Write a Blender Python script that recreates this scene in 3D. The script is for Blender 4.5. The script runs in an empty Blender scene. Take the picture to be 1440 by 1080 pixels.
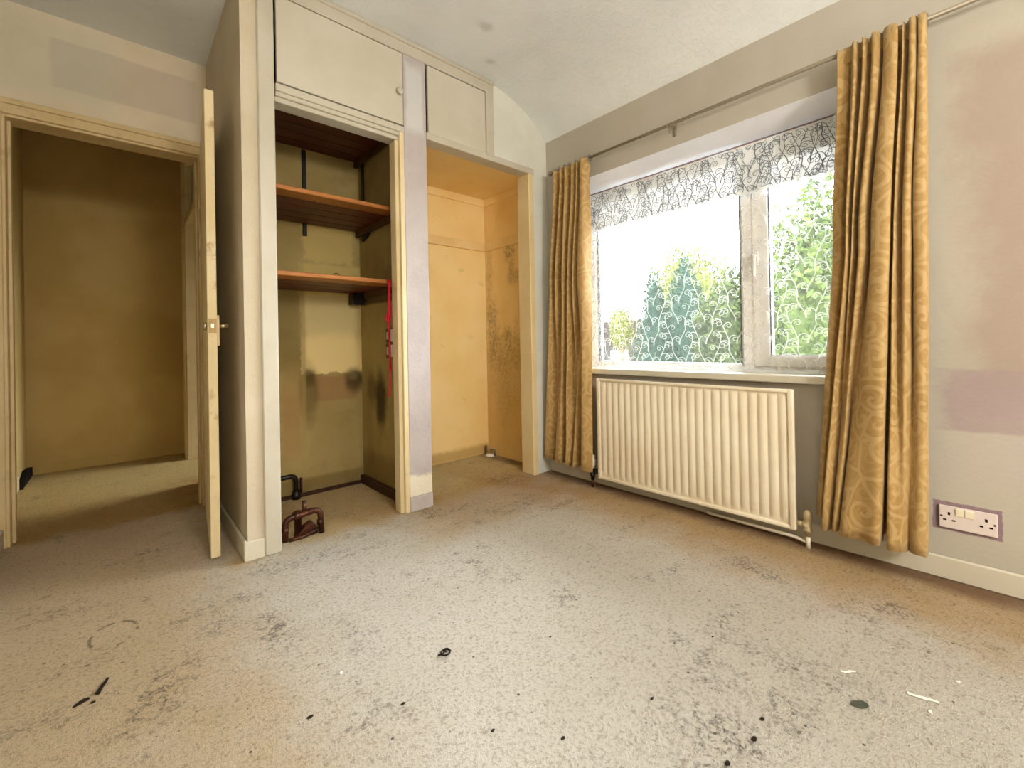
import bpy, bmesh, math, random
from mathutils import Vector, Matrix, noise as mnoise
random.seed(7)
S = bpy.context.scene
COL = S.collection
PI = math.pi

# ------------------------------------------------------------------ camera, sky, lights, exposure
cam_data = bpy.data.cameras.new('camera'); cam = bpy.data.objects.new('camera', cam_data); COL.objects.link(cam)
cam_data.sensor_fit = 'HORIZONTAL'; cam_data.sensor_width = 36.0
cam_data.lens = 618.55 / 1440 * 36.0
cam_data.shift_y = -59.24 / 1440
cam_data.clip_start = 0.02
_F = Vector((math.sin(.7303) * math.cos(-.0042), math.cos(.7303) * math.cos(-.0042), .0042))
_R = Vector((math.cos(.7303), -math.sin(.7303), 0)); _U = _R.cross(_F)
_R2 = math.cos(-.0187) * _R + math.sin(-.0187) * _U
_U2 = -math.sin(-.0187) * _R + math.cos(-.0187) * _U
cam.matrix_world = Matrix(((_R2.x, _U2.x, -_F.x, 0), (_R2.y, _U2.y, -_F.y, 0), (_R2.z, _U2.z, -_F.z, .886), (0, 0, 0, 1)))
S.camera = cam

SKY = 22.5
world = bpy.data.worlds.new('overcast_sky'); S.world = world; world.use_nodes = True
wn = world.node_tree.nodes; bg = wn['Background']
bg.inputs['Color'].default_value = (0.97, 0.985, 1.0, 1); bg.inputs['Strength'].default_value = SKY

def area(name, loc, rot, sx, sy, power=0, color=(1, 1, 1), portal=False):
    l = bpy.data.lights.new(name, 'AREA'); l.shape = 'RECTANGLE'; l.size = sx; l.size_y = sy
    l.energy = power; l.color = color
    if portal: l.cycles.is_portal = True
    o = bpy.data.objects.new(name, l); COL.objects.link(o); o.location = loc; o.rotation_euler = rot
    return o
area('window_portal', (2.52, 1.105, 1.30), (0, PI / 2, 0), 1.16, 1.46, portal=True)
lp_ = bpy.data.lights.new('fill_light', 'POINT'); lp_.energy = 122; lp_.color = (1.0, .965, .91); lp_.shadow_soft_size = .22  # unseen fill light added behind the camera, with no fixture
lpo = bpy.data.objects.new('fill_light', lp_); COL.objects.link(lpo); lpo.location = (.52, -1.75, 1.70)
area('landing_room_portal', (2.52, 3.97, 1.35), (0, PI / 2, 0), 1.1, 1.05, portal=True)

S.view_settings.view_transform = 'Standard'; S.view_settings.look = 'None'
S.view_settings.gamma = 1.0; S.view_settings.use_curve_mapping = False
S.view_settings.exposure = 0.66
S.cycles.max_bounces = 12; S.cycles.diffuse_bounces = 8; S.cycles.transparent_max_bounces = 24
S.cycles.sample_clamp_indirect = 12

# ------------------------------------------------------------------ material helpers
def lin(c):
    if isinstance(c, str):
        c = tuple(int(c[i:i + 2], 16) / 255 for i in (0, 2, 4))
    return tuple(x / 12.92 if x <= .04045 else ((x + .055) / 1.055) ** 2.4 for x in c)

class M:
    def __init__(s, name, rough=.7, spec=.3):
        s.m = bpy.data.materials.new(name); s.m.use_nodes = True
        s.t = s.m.node_tree; s.n = s.t.nodes; s.l = s.t.links
        s.b = s.n['Principled BSDF']; s.b.inputs['Roughness'].default_value = rough
        s.b.inputs['Specular IOR Level'].default_value = spec
        s.out = s.n['Material Output']; s._co = None
    def new(s, t, **k):
        n = s.n.new(t)
        for a, b in k.items(): setattr(n, a, b)
        return n
    def put(s, sock, v):
        if isinstance(v, (int, float)): sock.default_value = v
        elif isinstance(v, (tuple, list, str)):
            v = lin(v) if isinstance(v, str) else v
            sock.default_value = (*v, 1) if len(sock.default_value) == 4 and len(v) == 3 else v
        else: s.l.new(v, sock)
    def co(s):
        if s._co is None: s._co = s.new('ShaderNodeTexCoord').outputs['Object']
        return s._co
    def math(s, op, a, b=0., c=None, clamp=False):
        n = s.new('ShaderNodeMath', operation=op, use_clamp=clamp)
        s.put(n.inputs[0], a); s.put(n.inputs[1], b)
        if c is not None: s.put(n.inputs[2], c)
        return n.outputs[0]
    def vmul(s, v, k):
        n = s.new('ShaderNodeVectorMath', operation='MULTIPLY'); s.put(n.inputs[0], v); n.inputs[1].default_value = k
        return n.outputs[0]
    def noise(s, scale, detail=3, rough=.55, vec=None, dist=0):
        n = s.new('ShaderNodeTexNoise'); s.put(n.inputs['Vector'], vec or s.co())
        n.inputs['Scale'].default_value = scale; n.inputs['Detail'].default_value = detail
        n.inputs['Roughness'].default_value = rough; n.inputs['Distortion'].default_value = dist
        return n.outputs['Fac']
    def step(s, x, a, b):
        n = s.new('ShaderNodeMapRange', interpolation_type='SMOOTHSTEP')
        s.put(n.inputs[0], x); n.inputs[1].default_value = a; n.inputs[2].default_value = b
        return n.outputs[0]
    def mix(s, f, a, b, mode='MIX'):
        n = s.new('ShaderNodeMix', data_type='RGBA', blend_type=mode)
        s.put(n.inputs[0], f); s.put(n.inputs[6], a); s.put(n.inputs[7], b)
        return n.outputs[2]
    def uv(s, ax):
        sep = s.new('ShaderNodeSeparateXYZ'); s.put(sep.inputs[0], s.co())
        i = {'x': 0, 'y': 1, 'z': 2}
        return sep.outputs[i[ax[0]]], sep.outputs[i[ax[1]]]
    def patch(s, u, v, cu, cv, hu, hv, soft, wob, wn, box=True):
        """mask 0..1 of a ragged patch centred at cu,cv with half sizes hu,hv"""
        a = s.math('ABSOLUTE', s.math('DIVIDE', s.math('SUBTRACT', u, cu), hu))
        b = s.math('ABSOLUTE', s.math('DIVIDE', s.math('SUBTRACT', v, cv), hv))
        if box: d = s.math('MAXIMUM', a, b)
        else: d = s.math('SQRT', s.math('ADD', s.math('MULTIPLY', a, a), s.math('MULTIPLY', b, b)))
        d = s.math('MULTIPLY_ADD', s.math('SUBTRACT', wn, .5), wob, d)
        return s.step(d, 1 + soft, 1 - soft)
    def color(s, c): s.put(s.b.inputs['Base Color'], c)
    def bump(s, h, dist=.002, strength=1.):
        n = s.new('ShaderNodeBump'); n.inputs['Distance'].default_value = dist; n.inputs['Strength'].default_value = strength
        s.put(n.inputs['Height'], h); s.l.new(n.outputs[0], s.b.inputs['Normal'])
        return s

def paint(name, a, b, rough=.75, spec=.25, scale=3.5, bscale=60, bd=.0015, dirt=None, dirt_amt=.0):
    """old emulsion / gloss paint: two tones in cloudy patches, fine relief and, if wanted, specks of dirt"""
    m = M(name, rough, spec)
    c = m.mix(m.step(m.noise(scale, 4), .35, .65), a, b)
    if dirt: c = m.mix(m.math('MULTIPLY', m.step(m.noise(9, 6, .65), .56, .72), dirt_amt), c, dirt)
    m.color(c); m.bump(m.noise(bscale, 3), bd)
    return m

# ------------------------------------------------------------------ mesh helpers
def obj(name, bm, mat=None, parent=None, smooth=False, **props):
    me = bpy.data.meshes.new(name); 
    if parent is not None:
        off = Vector(parent.get('_o', (0, 0, 0)))
        bmesh.ops.translate(bm, verts=bm.verts, vec=-off)
    bm.normal_update(); bm.to_mesh(me); bm.free()
    mats = mat if isinstance(mat, (list, tuple)) else [mat]
    for mm in mats:
        if mm is not None: me.materials.append(mm.m if isinstance(mm, M) else mm)
    if smooth:
        for p in me.polygons: p.use_smooth = True
    o = bpy.data.objects.new(name, me); COL.objects.link(o)
    if parent is not None:
        o.parent = parent; o['_o'] = parent.get('_o', (0, 0, 0))
    for k, v in props.items(): o[k] = v
    return o
def struct(name, bm, mat, parent=None, **k):
    o = obj(name, bm, mat, parent, **k)
    if parent is None: o['kind'] = 'structure'
    return o
def thing(name, label, cat, loc, group=None, kind=None):
    o = bpy.data.objects.new(name, None); COL.objects.link(o); o.location = loc; o['_o'] = tuple(loc)
    o.empty_display_size = .05
    if kind: o['kind'] = kind
    else: o['label'] = label; o['category'] = cat
    if group: o['group'] = group
    return o
def tag(o, label, cat, group=None):
    o['label'] = label; o['category'] = cat
    if group: o['group'] = group
    return o
def box(bm, x0, x1, y0, y1, z0, z1, bev=0, seg=1, mi=0):
    r = bmesh.ops.create_cube(bm, size=1.0)
    vs = r['verts']
    for v in vs:
        v.co = Vector(((x0 + x1) / 2 + v.co.x * (x1 - x0), (y0 + y1) / 2 + v.co.y * (y1 - y0), (z0 + z1) / 2 + v.co.z * (z1 - z0)))
    fs = list({f for v in vs for f in v.link_faces})
    for f in fs: f.material_index = mi
    if bev:
        es = list({e for v in vs for e in v.link_edges})
        bmesh.ops.bevel(bm, geom=es, offset=bev, segments=seg, profile=.5, affect='EDGES')
    return bm
def B(*a, **k):
    return box(bmesh.new(), *a, **k)
def tube(bm, pts, rad, n=10, cap=True, closed=False):
    pts = [Vector(p) for p in pts]; rings = []
    rs = rad if isinstance(rad, (list, tuple)) else [rad] * len(pts)
    up = None
    for i, p in enumerate(pts):
        a = pts[max(i - 1, 0)]; b = pts[min(i + 1, len(pts) - 1)]
        d = (b - a).normalized()
        if up is None: up = d.orthogonal().normalized()
        up = (up - d * up.dot(d)).normalized(); s = d.cross(up)
        rings.append([bm.verts.new(p + rs[i] * (math.cos(2 * PI * k / n) * up + math.sin(2 * PI * k / n) * s)) for k in range(n)])
    for a, b in zip(rings, rings[1:]):
        for k in range(n): bm.faces.new((a[k], a[(k + 1) % n], b[(k + 1) % n], b[k]))
    if cap:
        bm.faces.new(rings[0][::-1]); bm.faces.new(rings[-1])
    return bm
def smooth_path(pts, r, n=6):
    """polyline with rounded corners of radius r"""
    pts = [Vector(p) for p in pts]; out = [pts[0]]
    for a, b, c in zip(pts, pts[1:], pts[2:]):
        d1 = (a - b); d2 = (c - b); k = min(r, d1.length * .49, d2.length * .49)
        p, q = b + d1.normalized() * k, b + d2.normalized() * k
        for i in range(n + 1):
            t = i / n; out.append(p * (1 - t) ** 2 + b * 2 * t * (1 - t) + q * t * t)
    out.append(pts[-1]); return out
def cyl(bm, p, q, r, n=16, r2=None):
    return tube(bm, [p, q], [r, r if r2 is None else r2], n)
def lathe(bm, c, axis, prof, n=16):
    """prof: (along, radius) pairs about the axis through c"""
    axis = Vector(axis).normalized(); c = Vector(c)
    return tube(bm, [c + axis * a for a, _ in prof], [max(r, 1e-4) for _, r in prof], n)
def prism(bm, poly, axis, a, b, mi=0):
    """extrude a 2D polygon along axis ('x','y','z') from a to b"""
    def mk(p, t):
        return {'x': (t, p[0], p[1]), 'y': (p[0], t, p[1]), 'z': (p[0], p[1], t)}[axis]
    A = [bm.verts.new(mk(p, a)) for p in poly]; Bv = [bm.verts.new(mk(p, b)) for p in poly]
    fs = [bm.faces.new(A[::-1]), bm.faces.new(Bv)]
    n = len(poly)
    for i in range(n): fs.append(bm.faces.new((A[i], A[(i + 1) % n], Bv[(i + 1) % n], Bv[i])))
    for f in fs: f.material_index = mi
    bmesh.ops.recalc_face_normals(bm, faces=fs)
    return bm
def catmull(ks, n):
    out = []
    m = len(ks) - 1
    for i in range(n):
        t = i / (n - 1) * m; k = min(int(t), m - 1); t -= k
        p = [ks[max(min(k + j, m), 0)] for j in (-1, 0, 1, 2)]
        out.append(tuple(.5 * (2 * b + (c - a) * t + (2 * a - 5 * b + 4 * c - d) * t * t + (3 * b - a - 3 * c + d) * t ** 3)
                         for a, b, c, d in zip(*p)))
    return out

# ------------------------------------------------------------------ key dimensions (metres)
XL = -.410          # left wall
XW = 2.2455        # window wall, inner face
XWO = 2.50         # window wall, outer face
YA = 2.115         # front of the built-in wardrobe
YB = 2.81          # back of the wardrobe
YD = 3.045         # door wall
YH = 4.70          # far wall of the landing
YBK = -2.7         # wall behind the camera
ZC = 2.517         # ceiling
WY0, WY1, WZ0, WZ1 = .36, 1.875, .722, 1.936   # window opening

# ------------------------------------------------------------------ materials
def carpet_mat():
    m = M('carpet', .97, .05)
    u, v = m.uv('xy')
    w1 = m.noise(6, 5, .6); w2 = m.noise(20, 6, .7)
    c = m.mix(m.step(m.noise(2.2, 4), .3, .7), 'ebe6db', 'e3dccf')
    # pile: tufts, shaded hollows between them, trodden-in grit
    fib = m.noise(330, 2, .6); tuft = m.noise(95, 5, .75)
    c = m.mix(m.math('MULTIPLY', m.step(tuft, .50, .64), .52), c, '98835e')
    c = m.mix(m.math('MULTIPLY', m.step(m.noise(58, 4, .7), .56, .66), .38), c, '96825e')
    c = m.mix(m.math('MULTIPLY', m.step(fib, .4, .72), .40), c, 'e6dfd0')
    c = m.mix(m.math('MULTIPLY', m.math('MULTIPLY', m.step(m.noise(27, 5, .7), .50, .70), m.step(tuft, .42, .58)), .5), c, '84704c')
    grime = m.math('MULTIPLY', m.math('MULTIPLY', m.step(m.noise(3.1, 6, .7), .52, .68), m.step(w2, .46, .60)), m.step(tuft, .40, .56))
    c = m.mix(m.math('MULTIPLY', grime, .8), c, '65523a')
    grain = m.math('MULTIPLY', m.step(m.noise(34, 6, .8, dist=.8), .47, .60), m.math('MULTIPLY_ADD', m.step(tuft, .4, .56), .7, .3))
    def stain(c, cx, cy, hx, hy, k, col='4e3d28', wob=2.6):
        p = m.math('MULTIPLY', m.patch(u, v, cx, cy, hx, hy, .8, wob, w2, box=False), grain)
        return m.mix(m.math('MULTIPLY', p, k), c, col)
    for a in ((.365, 1.535, .045, .10, .95), (.345, 1.60, .03, .05, .8), (.086, 1.485, .05, .09, .95), (.05, 1.44, .03, .06, .8), (.15, 1.56, .02, .06, .8), (.02, 1.38, .06, .05, .6), (.23, 1.70, .05, .06, .7),
              (1.825, .671, .04, .09, .95), (1.80, .60, .02, .07, .8), (.936, .431, .09, .06, .75, '4a3f30'), (1.02, .42, .05, .08, .9, '4a3f30'), (1.874, .255, .05, .05, .9), (1.84, .31, .015, .09, .7), (1.75, .33, .03, .05, .7),
              (1.01, .55, .16, .05, .4), (1.23, .62, .03, .14, .5), (1.17, .52, .05, .10, .45), (1.36, .36, .06, .14, .6), (.53, 1.35, .03, .10, .5), (-.10, 1.75, .09, .04, .6), (-.14, 1.55, .10, .03, .6),
              (1.22, 2.06, .05, .10, .9), (1.35, 1.98, .16, .03, .8), (1.62, 1.78, .14, .05, .7), (.60, 1.95, .15, .05, .6), (1.27, 1.43, .03, .02, .8, '5d5a50'), (1.20, 1.52, .025, .02, .7, '5d5a50'),
              (1.05, 1.38, .02, .03, .6), (.44, 2.02, .05, .09, .7), (1.93, 2.18, .12, .1, .8), (.13, 1.80, .05, .03, .6), (.30, 1.83, .04, .03, .7),
              (1.42, .60, .10, .03, .6), (1.17, .36, .07, .06, .8, '4a3f30'), (.78, 1.88, .12, .03, .5), (1.9, 1.2, .25, .03, .5), (1.75, 1.62, .2, .02, .5)):
        c = stain(c, *a)
    ring = m.math('ABSOLUTE', m.math('SUBTRACT', m.math('SQRT', m.math('ADD', m.math('POWER', m.math('DIVIDE', m.math('SUBTRACT', u, -.02), .75), 2), m.math('POWER', m.math('SUBTRACT', v, 1.871), 2))), .075))
    ring = m.math('MULTIPLY', m.step(ring, .010, .002), m.step(w2, .45, .55))
    c = m.mix(m.math('MULTIPLY', ring, .8), c, '6a5330')
    # specks of grit, one to some cells
    for scale, thr, r0, k in ((24, .72, .11, .9), (52, .80, .16, .75)):
        vo = m.new('ShaderNodeTexVoronoi'); vo.inputs['Scale'].default_value = scale; m.put(vo.inputs['Vector'], m.co())
        sc = m.new('ShaderNodeSeparateColor'); m.l.new(vo.outputs['Color'], sc.inputs[0])
        sp = m.math('MULTIPLY', m.step(vo.outputs['Distance'], r0, r0 * .5), m.math('GREATER_THAN', sc.outputs[0], thr))
        c = m.mix(m.math('MULTIPLY', sp, k), c, '40321f')
    # traffic wear plus painted-in dimness by the door; dirt plus painted shade by the window; yellowed carpet in the cupboards and on the landing
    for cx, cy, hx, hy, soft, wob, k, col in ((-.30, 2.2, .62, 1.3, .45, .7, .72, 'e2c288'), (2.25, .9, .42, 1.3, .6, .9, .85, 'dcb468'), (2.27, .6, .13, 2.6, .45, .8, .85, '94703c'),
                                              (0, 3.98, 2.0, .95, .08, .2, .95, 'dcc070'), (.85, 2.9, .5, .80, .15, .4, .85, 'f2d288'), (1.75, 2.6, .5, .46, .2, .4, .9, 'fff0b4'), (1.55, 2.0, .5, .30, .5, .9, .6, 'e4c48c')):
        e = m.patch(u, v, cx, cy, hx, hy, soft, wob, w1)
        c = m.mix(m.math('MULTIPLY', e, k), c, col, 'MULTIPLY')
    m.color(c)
    h = m.math('ADD', m.math('MULTIPLY', fib, .7), m.math('MULTIPLY', tuft, 1.9))
    m.bump(h, .010, 1.)
    m.b.inputs['Sheen Weight'].default_value = .2; m.b.inputs['Sheen Roughness'].default_value = .6
    return m

def wall_right_mat():
    m = M('wall_right_plaster', .8, .2)
    u, v = m.uv('yz'); w = m.noise(5, 5, .6); w2 = m.noise(30, 4, .6)
    c = m.mix(m.step(m.noise(2.5, 3), .35, .65), 'b2aca0', 'aca699')
    # thin lilac undercoat showing through the cream
    p = m.patch(u, v, -.62, 1.25, .70, .62, .12, .35, w)
    c = m.mix(m.math('MULTIPLY', p, .75), c, '9c887d')
    p = m.patch(u, v, -.55, .52, .62, .16, .3, .5, w)
    c = m.mix(m.math('MULTIPLY', p, .45), c, 'b3a5a1')
    p = m.patch(u, v, -.35, 1.66, .40, .20, .3, .5, w)
    c = m.mix(m.math('MULTIPLY', p, .45), c, 'a09286')
    p = m.patch(u, v, -.46, .655, .615, .112, .07, .34, w)
    c = m.mix(m.math('MULTIPLY', p, .72), c, '9b8a8a')
    # unpainted border left round the socket
    p = m.patch(u, v, .098, .229, .086, .052, .03, .22, w2)
    c = m.mix(m.math('MULTIPLY', p, .95), c, '88717a')
    m.color(c); m.bump(m.math('ADD', m.noise(70, 3), m.math('MULTIPLY', m.noise(9, 3), 1.5)), .001)
    return m

def cupboard_mat(name, ax, patches, base=('ae9c68', 'a08c58')):
    m = M(name, .85, .15)
    u, v = m.uv(ax); w = m.noise(7, 5, .65); w2 = m.noise(28, 4, .6)
    c = m.mix(m.step(m.noise(3, 4), .35, .65), *base)
    c = m.mix(m.math('MULTIPLY', m.step(m.noise(5, 6, .7), .5, .75), .35), c, '5c4a28')
    for (cu, cv, hu, hv, soft, wob, k, col, bx, fine) in patches:
        p = m.patch(u, v, cu, cv, hu, hv, soft, wob, w2 if fine else w, box=bx)
        c = m.mix(m.math('MULTIPLY', p, k), c, col)
    m.color(c); m.bump(m.noise(50, 4), .002)
    return m

def wood_mat(name, a, b, ax=0, rough=.45):
    m = M(name, rough, .4)
    k = [18, 18, 18]; k[ax] = 1.2
    g = m.noise(2.2, 5, .6, vec=m.vmul(m.co(), tuple(k)), dist=.6)
    c = m.mix(m.step(g, .3, .7), a, b)
    m.color(c); m.bump(g, .001)
    return m

def curtain_mat(name):
    m = M(name, .55, .3)
    uvn = m.new('ShaderNodeUVMap').outputs[0]
    # scrolls: one spiral per Voronoi cell, drawn in polar coordinates round the cell's centre, plus leafy stems
    def scrolls(scale, seed):
        sh = m.new('ShaderNodeVectorMath', operation='ADD'); m.put(sh.inputs[0], uvn); sh.inputs[1].default_value = (seed, seed * .7, 0)
        ns = m.new('ShaderNodeTexNoise'); ns.inputs['Scale'].default_value = scale * .8; m.put(ns.inputs['Vector'], sh.outputs[0])
        wv = m.new('ShaderNodeVectorMath', operation='MULTIPLY_ADD'); m.put(wv.inputs[0], ns.outputs['Color'])
        wv.inputs[1].default_value = (.03, .03, 0); m.put(wv.inputs[2], sh.outputs[0])
        vo = m.new('ShaderNodeTexVoronoi', voronoi_dimensions='2D'); vo.inputs['Scale'].default_value = scale; m.put(vo.inputs['Vector'], wv.outputs[0])
        sc = m.new('ShaderNodeVectorMath', operation='SUBTRACT'); m.put(sc.inputs[0], wv.outputs[0]); m.l.new(vo.outputs['Position'], sc.inputs[1])
        sep = m.new('ShaderNodeSeparateXYZ'); m.l.new(sc.outputs[0], sep.inputs[0])
        ang = m.math('ARCTAN2', sep.outputs[1], sep.outputs[0])
        r = m.math('MULTIPLY', m.math('SQRT', m.math('ADD', m.math('MULTIPLY', sep.outputs[0], sep.outputs[0]), m.math('MULTIPLY', sep.outputs[1], sep.outputs[1]))), scale)
        cc = m.new('ShaderNodeSeparateColor'); m.l.new(vo.outputs['Color'], cc.inputs[0])
        sgn = m.math('SIGN', m.math('SUBTRACT', cc.outputs[0], .5))
        ph = m.math('MULTIPLY_ADD', cc.outputs[1], 6.28, m.math('MULTIPLY', ang, sgn))
        s = m.math('SINE', m.math('MULTIPLY_ADD', r, 16., ph))
        k = m.step(s, .25, .6)
        k = m.math('MULTIPLY', k, m.step(r, .60, .50))
        ve = m.new('ShaderNodeTexVoronoi', voronoi_dimensions='2D', feature='DISTANCE_TO_EDGE'); ve.inputs['Scale'].default_value = scale; m.put(ve.inputs['Vector'], wv.outputs[0])
        return m.math('MAXIMUM', k, m.step(ve.outputs[0], .075, .04))
    a = scrolls(8.5, 0.); b = scrolls(15, 3.3)
    k = m.math('MULTIPLY', m.math('MAXIMUM', a, m.math('MULTIPLY', b, .35)), .6)
    base = m.mix(m.step(m.noise(3, 3), .35, .65), 'b39158', 'a5834a')
    m.color(m.mix(k, base, 'c9ab78'))
    m.put(m.b.inputs['Roughness'], m.math('MULTIPLY_ADD', k, -.12, .62))
    m.b.inputs['Sheen Weight'].default_value = .3; m.b.inputs['Sheen Tint'].default_value = (1, .9, .7, 1)
    # a lined curtain still lets a little daylight through
    tr = m.new('ShaderNodeBsdfTranslucent'); m.put(tr.inputs[0], m.mix(k, 'a87c40', 'b8905a'))
    mx = m.new('ShaderNodeMixShader'); mx.inputs[0].default_value = .10
    m.l.new(m.b.outputs[0], mx.inputs[1]); m.l.new(tr.outputs[0], mx.inputs[2]); m.l.new(mx.outputs[0], m.out.inputs[0])
    m.bump(m.noise(900, 2), .0006)
    return m

def sheer(name, col, transp, transl=.5):
    m = M(name)
    d = m.new('ShaderNodeBsdfDiffuse'); m.put(d.inputs[0], col)
    t = m.new('ShaderNodeBsdfTranslucent'); m.put(t.inputs[0], col)
    a = m.new('ShaderNodeMixShader'); a.inputs[0].default_value = transl
    m.l.new(d.outputs[0], a.inputs[1]); m.l.new(t.outputs[0], a.inputs[2])
    p = m.new('ShaderNodeBsdfTransparent'); x = m.new('ShaderNodeMixShader'); x.inputs[0].default_value = transp
    m.l.new(a.outputs[0], x.inputs[1]); m.l.new(p.outputs[0], x.inputs[2]); m.l.new(x.outputs[0], m.out.inputs[0])
    m.n.remove(m.b)
    return m
def glass_mat():
    m = M('window_glass')
    p = m.new('ShaderNodeBsdfTransparent'); m.put(p.inputs[0], (.97, .985, .98))
    g = m.new('ShaderNodeBsdfGlossy'); g.inputs['Roughness'].default_value = .02
    f = m.new('ShaderNodeFresnel'); f.inputs[0].default_value = 1.45
    x = m.new('ShaderNodeMixShader'); m.l.new(f.outputs[0], x.inputs[0]); m.l.new(p.outputs[0], x.inputs[1]); m.l.new(g.outputs[0], x.inputs[2])
    m.l.new(x.outputs[0], m.out.inputs[0]); m.n.remove(m.b)
    return m
def plain(name, col, rough=.5, spec=.4, metal=0, var=None):
    m = M(name, rough, spec); m.b.inputs['Metallic'].default_value = metal
    m.color(m.mix(m.step(m.noise(14, 4), .35, .65), col, var or col))
    return m
def leaf_mat(name, a, b):
    m = M(name, .8, .05)
    g = m.new('ShaderNodeNewGeometry')
    m.color(m.mix(g.outputs['Random Per Island'], a, b))
    return m

MC = {}
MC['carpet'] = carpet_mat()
MC['ceiling'] = M('ceiling_plaster', .9, .1)
_m = MC['ceiling']; _c = _m.mix(_m.step(_m.noise(2.5, 4), .35, .65), 'dfe3e5', 'd7dbdd')
_u, _v = _m.uv('xy'); _w = _m.noise(20, 4)
for _a in ((1.42, 1.75, .05, .03), (1.62, 1.95, .03, .02), (1.2, 1.5, .03, .03)):
    _c = _m.mix(_m.math('MULTIPLY', _m.patch(_u, _v, *_a, .8, 2.4, _w, box=False), .35), _c, '8f8a78')
_m.color(_c)
_m.bump(_m.math('ADD', _m.noise(45, 4, .6), _m.math('MULTIPLY', _m.step(_m.noise(28, 3, .6, dist=1.5), .5, .62), .8)), .0025, .5)
MC['wall'] = paint('cream_emulsion', 'c4baa6', 'bcb19b', .85, .15, dirt='a99c84', dirt_amt=.15)
MC['wall_white'] = paint('white_emulsion', 'd0d1c8', 'c8c9c0', .85, .15)
MC['wall_right'] = wall_right_mat()
MC['lilac'] = paint('lilac_white_emulsion', 'b9b2b0', 'b1aaa8', .85, .15, scale=5, bscale=40, bd=.002)
MC['gloss'] = paint('cream_gloss_paint', 'bcb6a8', 'b5af9f', .4, .35, bscale=25, bd=.001, dirt='a89068', dirt_amt=.18)
MC['gloss_old'] = paint('yellowed_gloss_paint', 'cdb98e', 'c4ae80', .42, .35, bscale=25, bd=.001, dirt='8a6c3c', dirt_amt=.4)
MC['white_wood'] = paint('white_gloss_paint', 'c6c0af', 'beb8a6', .4, .35, bscale=25, bd=.001)
MC['landing'] = paint('brown_cream_emulsion', 'b89f68', 'ac9259', .85, .15, scale=2)
MC['wood'] = wood_mat('varnished_pine', '64260e', '421407')
MC['wood_edge'] = wood_mat('varnished_pine_edge', 'a86a2c', '88501c')
MC['dark_wood'] = wood_mat('dark_stained_board', '3e2010', '2c150a', ax=1)
MC['curtain'] = curtain_mat('gold_damask')
MC['tape'] = plain('curtain_heading_tape', 'a08352', .8, .1)
MC['rod'] = plain('brushed_nickel', '8f8674', .5, .4, .45)
MC['net'] = sheer('white_voile', 'eef2f4', .96)
MC['net_band'] = sheer('white_voile_folded', 'e6ebf0', .012, .035)
MC['embroidery'] = sheer('white_embroidery_thread', 'fcfdfd', .72, .24)
MC['embroidery_dark'] = plain('shade_toned_thread', '767e88', .9, .05)  # same white thread greyed: its backlit darkness is put into the colour
MC['upvc'] = plain('white_upvc', 'e6e6e4', .35, .4, var='dddddd')
MC['gasket'] = plain('black_rubber_gasket', '3a3c3e', .6, .2)
MC['glass'] = glass_mat()
MC['radiator'] = paint('cream_radiator_enamel', 'e4dbc6', 'dccfb6', .38, .4, bscale=15, bd=.0006, dirt='c2ae84', dirt_amt=.2)
MC['trv'] = plain('white_plastic', 'e4ddcc', .4, .4)
MC['brass'] = plain('painted_brass', 'c3b392', .4, .4, .2, 'a8946a')
MC['copper'] = plain('tarnished_copper', '5b3320', .4, .5, .55, '3a2015')
MC['black_iron'] = plain('black_iron', '241813', .4, .5, .3, '15100d')
MC['black_steel'] = plain('black_painted_steel', '1b1714', .5, .4, .2)
MC['red'] = plain('red_webbing', 'b3122a', .7, .2, var='96101f')
MC['socket'] = plain('lilac_white_plastic', 'd4c8c4', .4, .4)
MC['switch'] = plain('cream_switch_plastic', 'e6dfc8', .35, .4)
MC['hole'] = plain('socket_hole_black', '16120f', .8, .1)
MC['plate'] = plain('brown_plate', '5a4330', .5, .3)
MC['plate_mid'] = plain('pale_pink_plate', 'd9bfb0', .5, .3)
MC['chrome'] = plain('worn_chrome', 'b9a988', .3, .5, .9)
MC['paper'] = plain('white_paper', 'f0ece2', .8, .1)
MC['dark_bit'] = plain('dark_debris', '2a241c', .8, .1)
MC['grey_leaf'] = plain('grey_dry_leaf', '4c5147', .7, .2)
MC['batten'] = plain('batten_paint', '4a3218', .7, .2, var='5c4020')

# =================================================================== SETTING
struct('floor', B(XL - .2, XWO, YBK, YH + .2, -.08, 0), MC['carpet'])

# ceiling with its sloped, coved edge over the window wall
bm = bmesh.new()
prof = [(XL - .2, ZC), (1.70, ZC)] + [p for p in catmull([(1.70, 2.517), (1.80, 2.512), (1.969, 2.470), (2.12, 2.395), (2.2455, 2.285)], 18)][1:]
prof += [(XWO, 2.285), (XWO, 2.75), (XL - .2, 2.75)]
prism(bm, prof, 'y', YBK, YH + .2)
struct('ceiling', bm, MC['ceiling'])

# window wall
bm = bmesh.new()
ends = (YBK - .1, YH + .2)
box(bm, XW, XWO, ends[0], WY0, 0, 2.3)
box(bm, XW, XWO, WY1, 3.45, 0, 2.3)
box(bm, XW, XWO, 4.50, ends[1], 0, 2.3)
box(bm, XW, XWO, 3.45, 4.50, 0, .8); box(bm, XW, XWO, 3.45, 4.50, 1.9, 2.3)
box(bm, XW, XWO, WY0, WY1, 0, WZ0 - .04)
prism(bm, [(XW, WZ1), (2.40, 1.882), (XWO, 1.882), (XWO, 2.3), (XW, 2.3)], 'y', WY0, WY1)
struct('wall_right', bm, MC['wall_right'])
struct('wall_back', B(XL - .2, XWO, YBK - .12, YBK, 0, 2.6), MC['wall'])
struct('wall_left', B(XL - .15, XL, YBK, YD + .1, 0, 2.6), MC['wall'])

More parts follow.
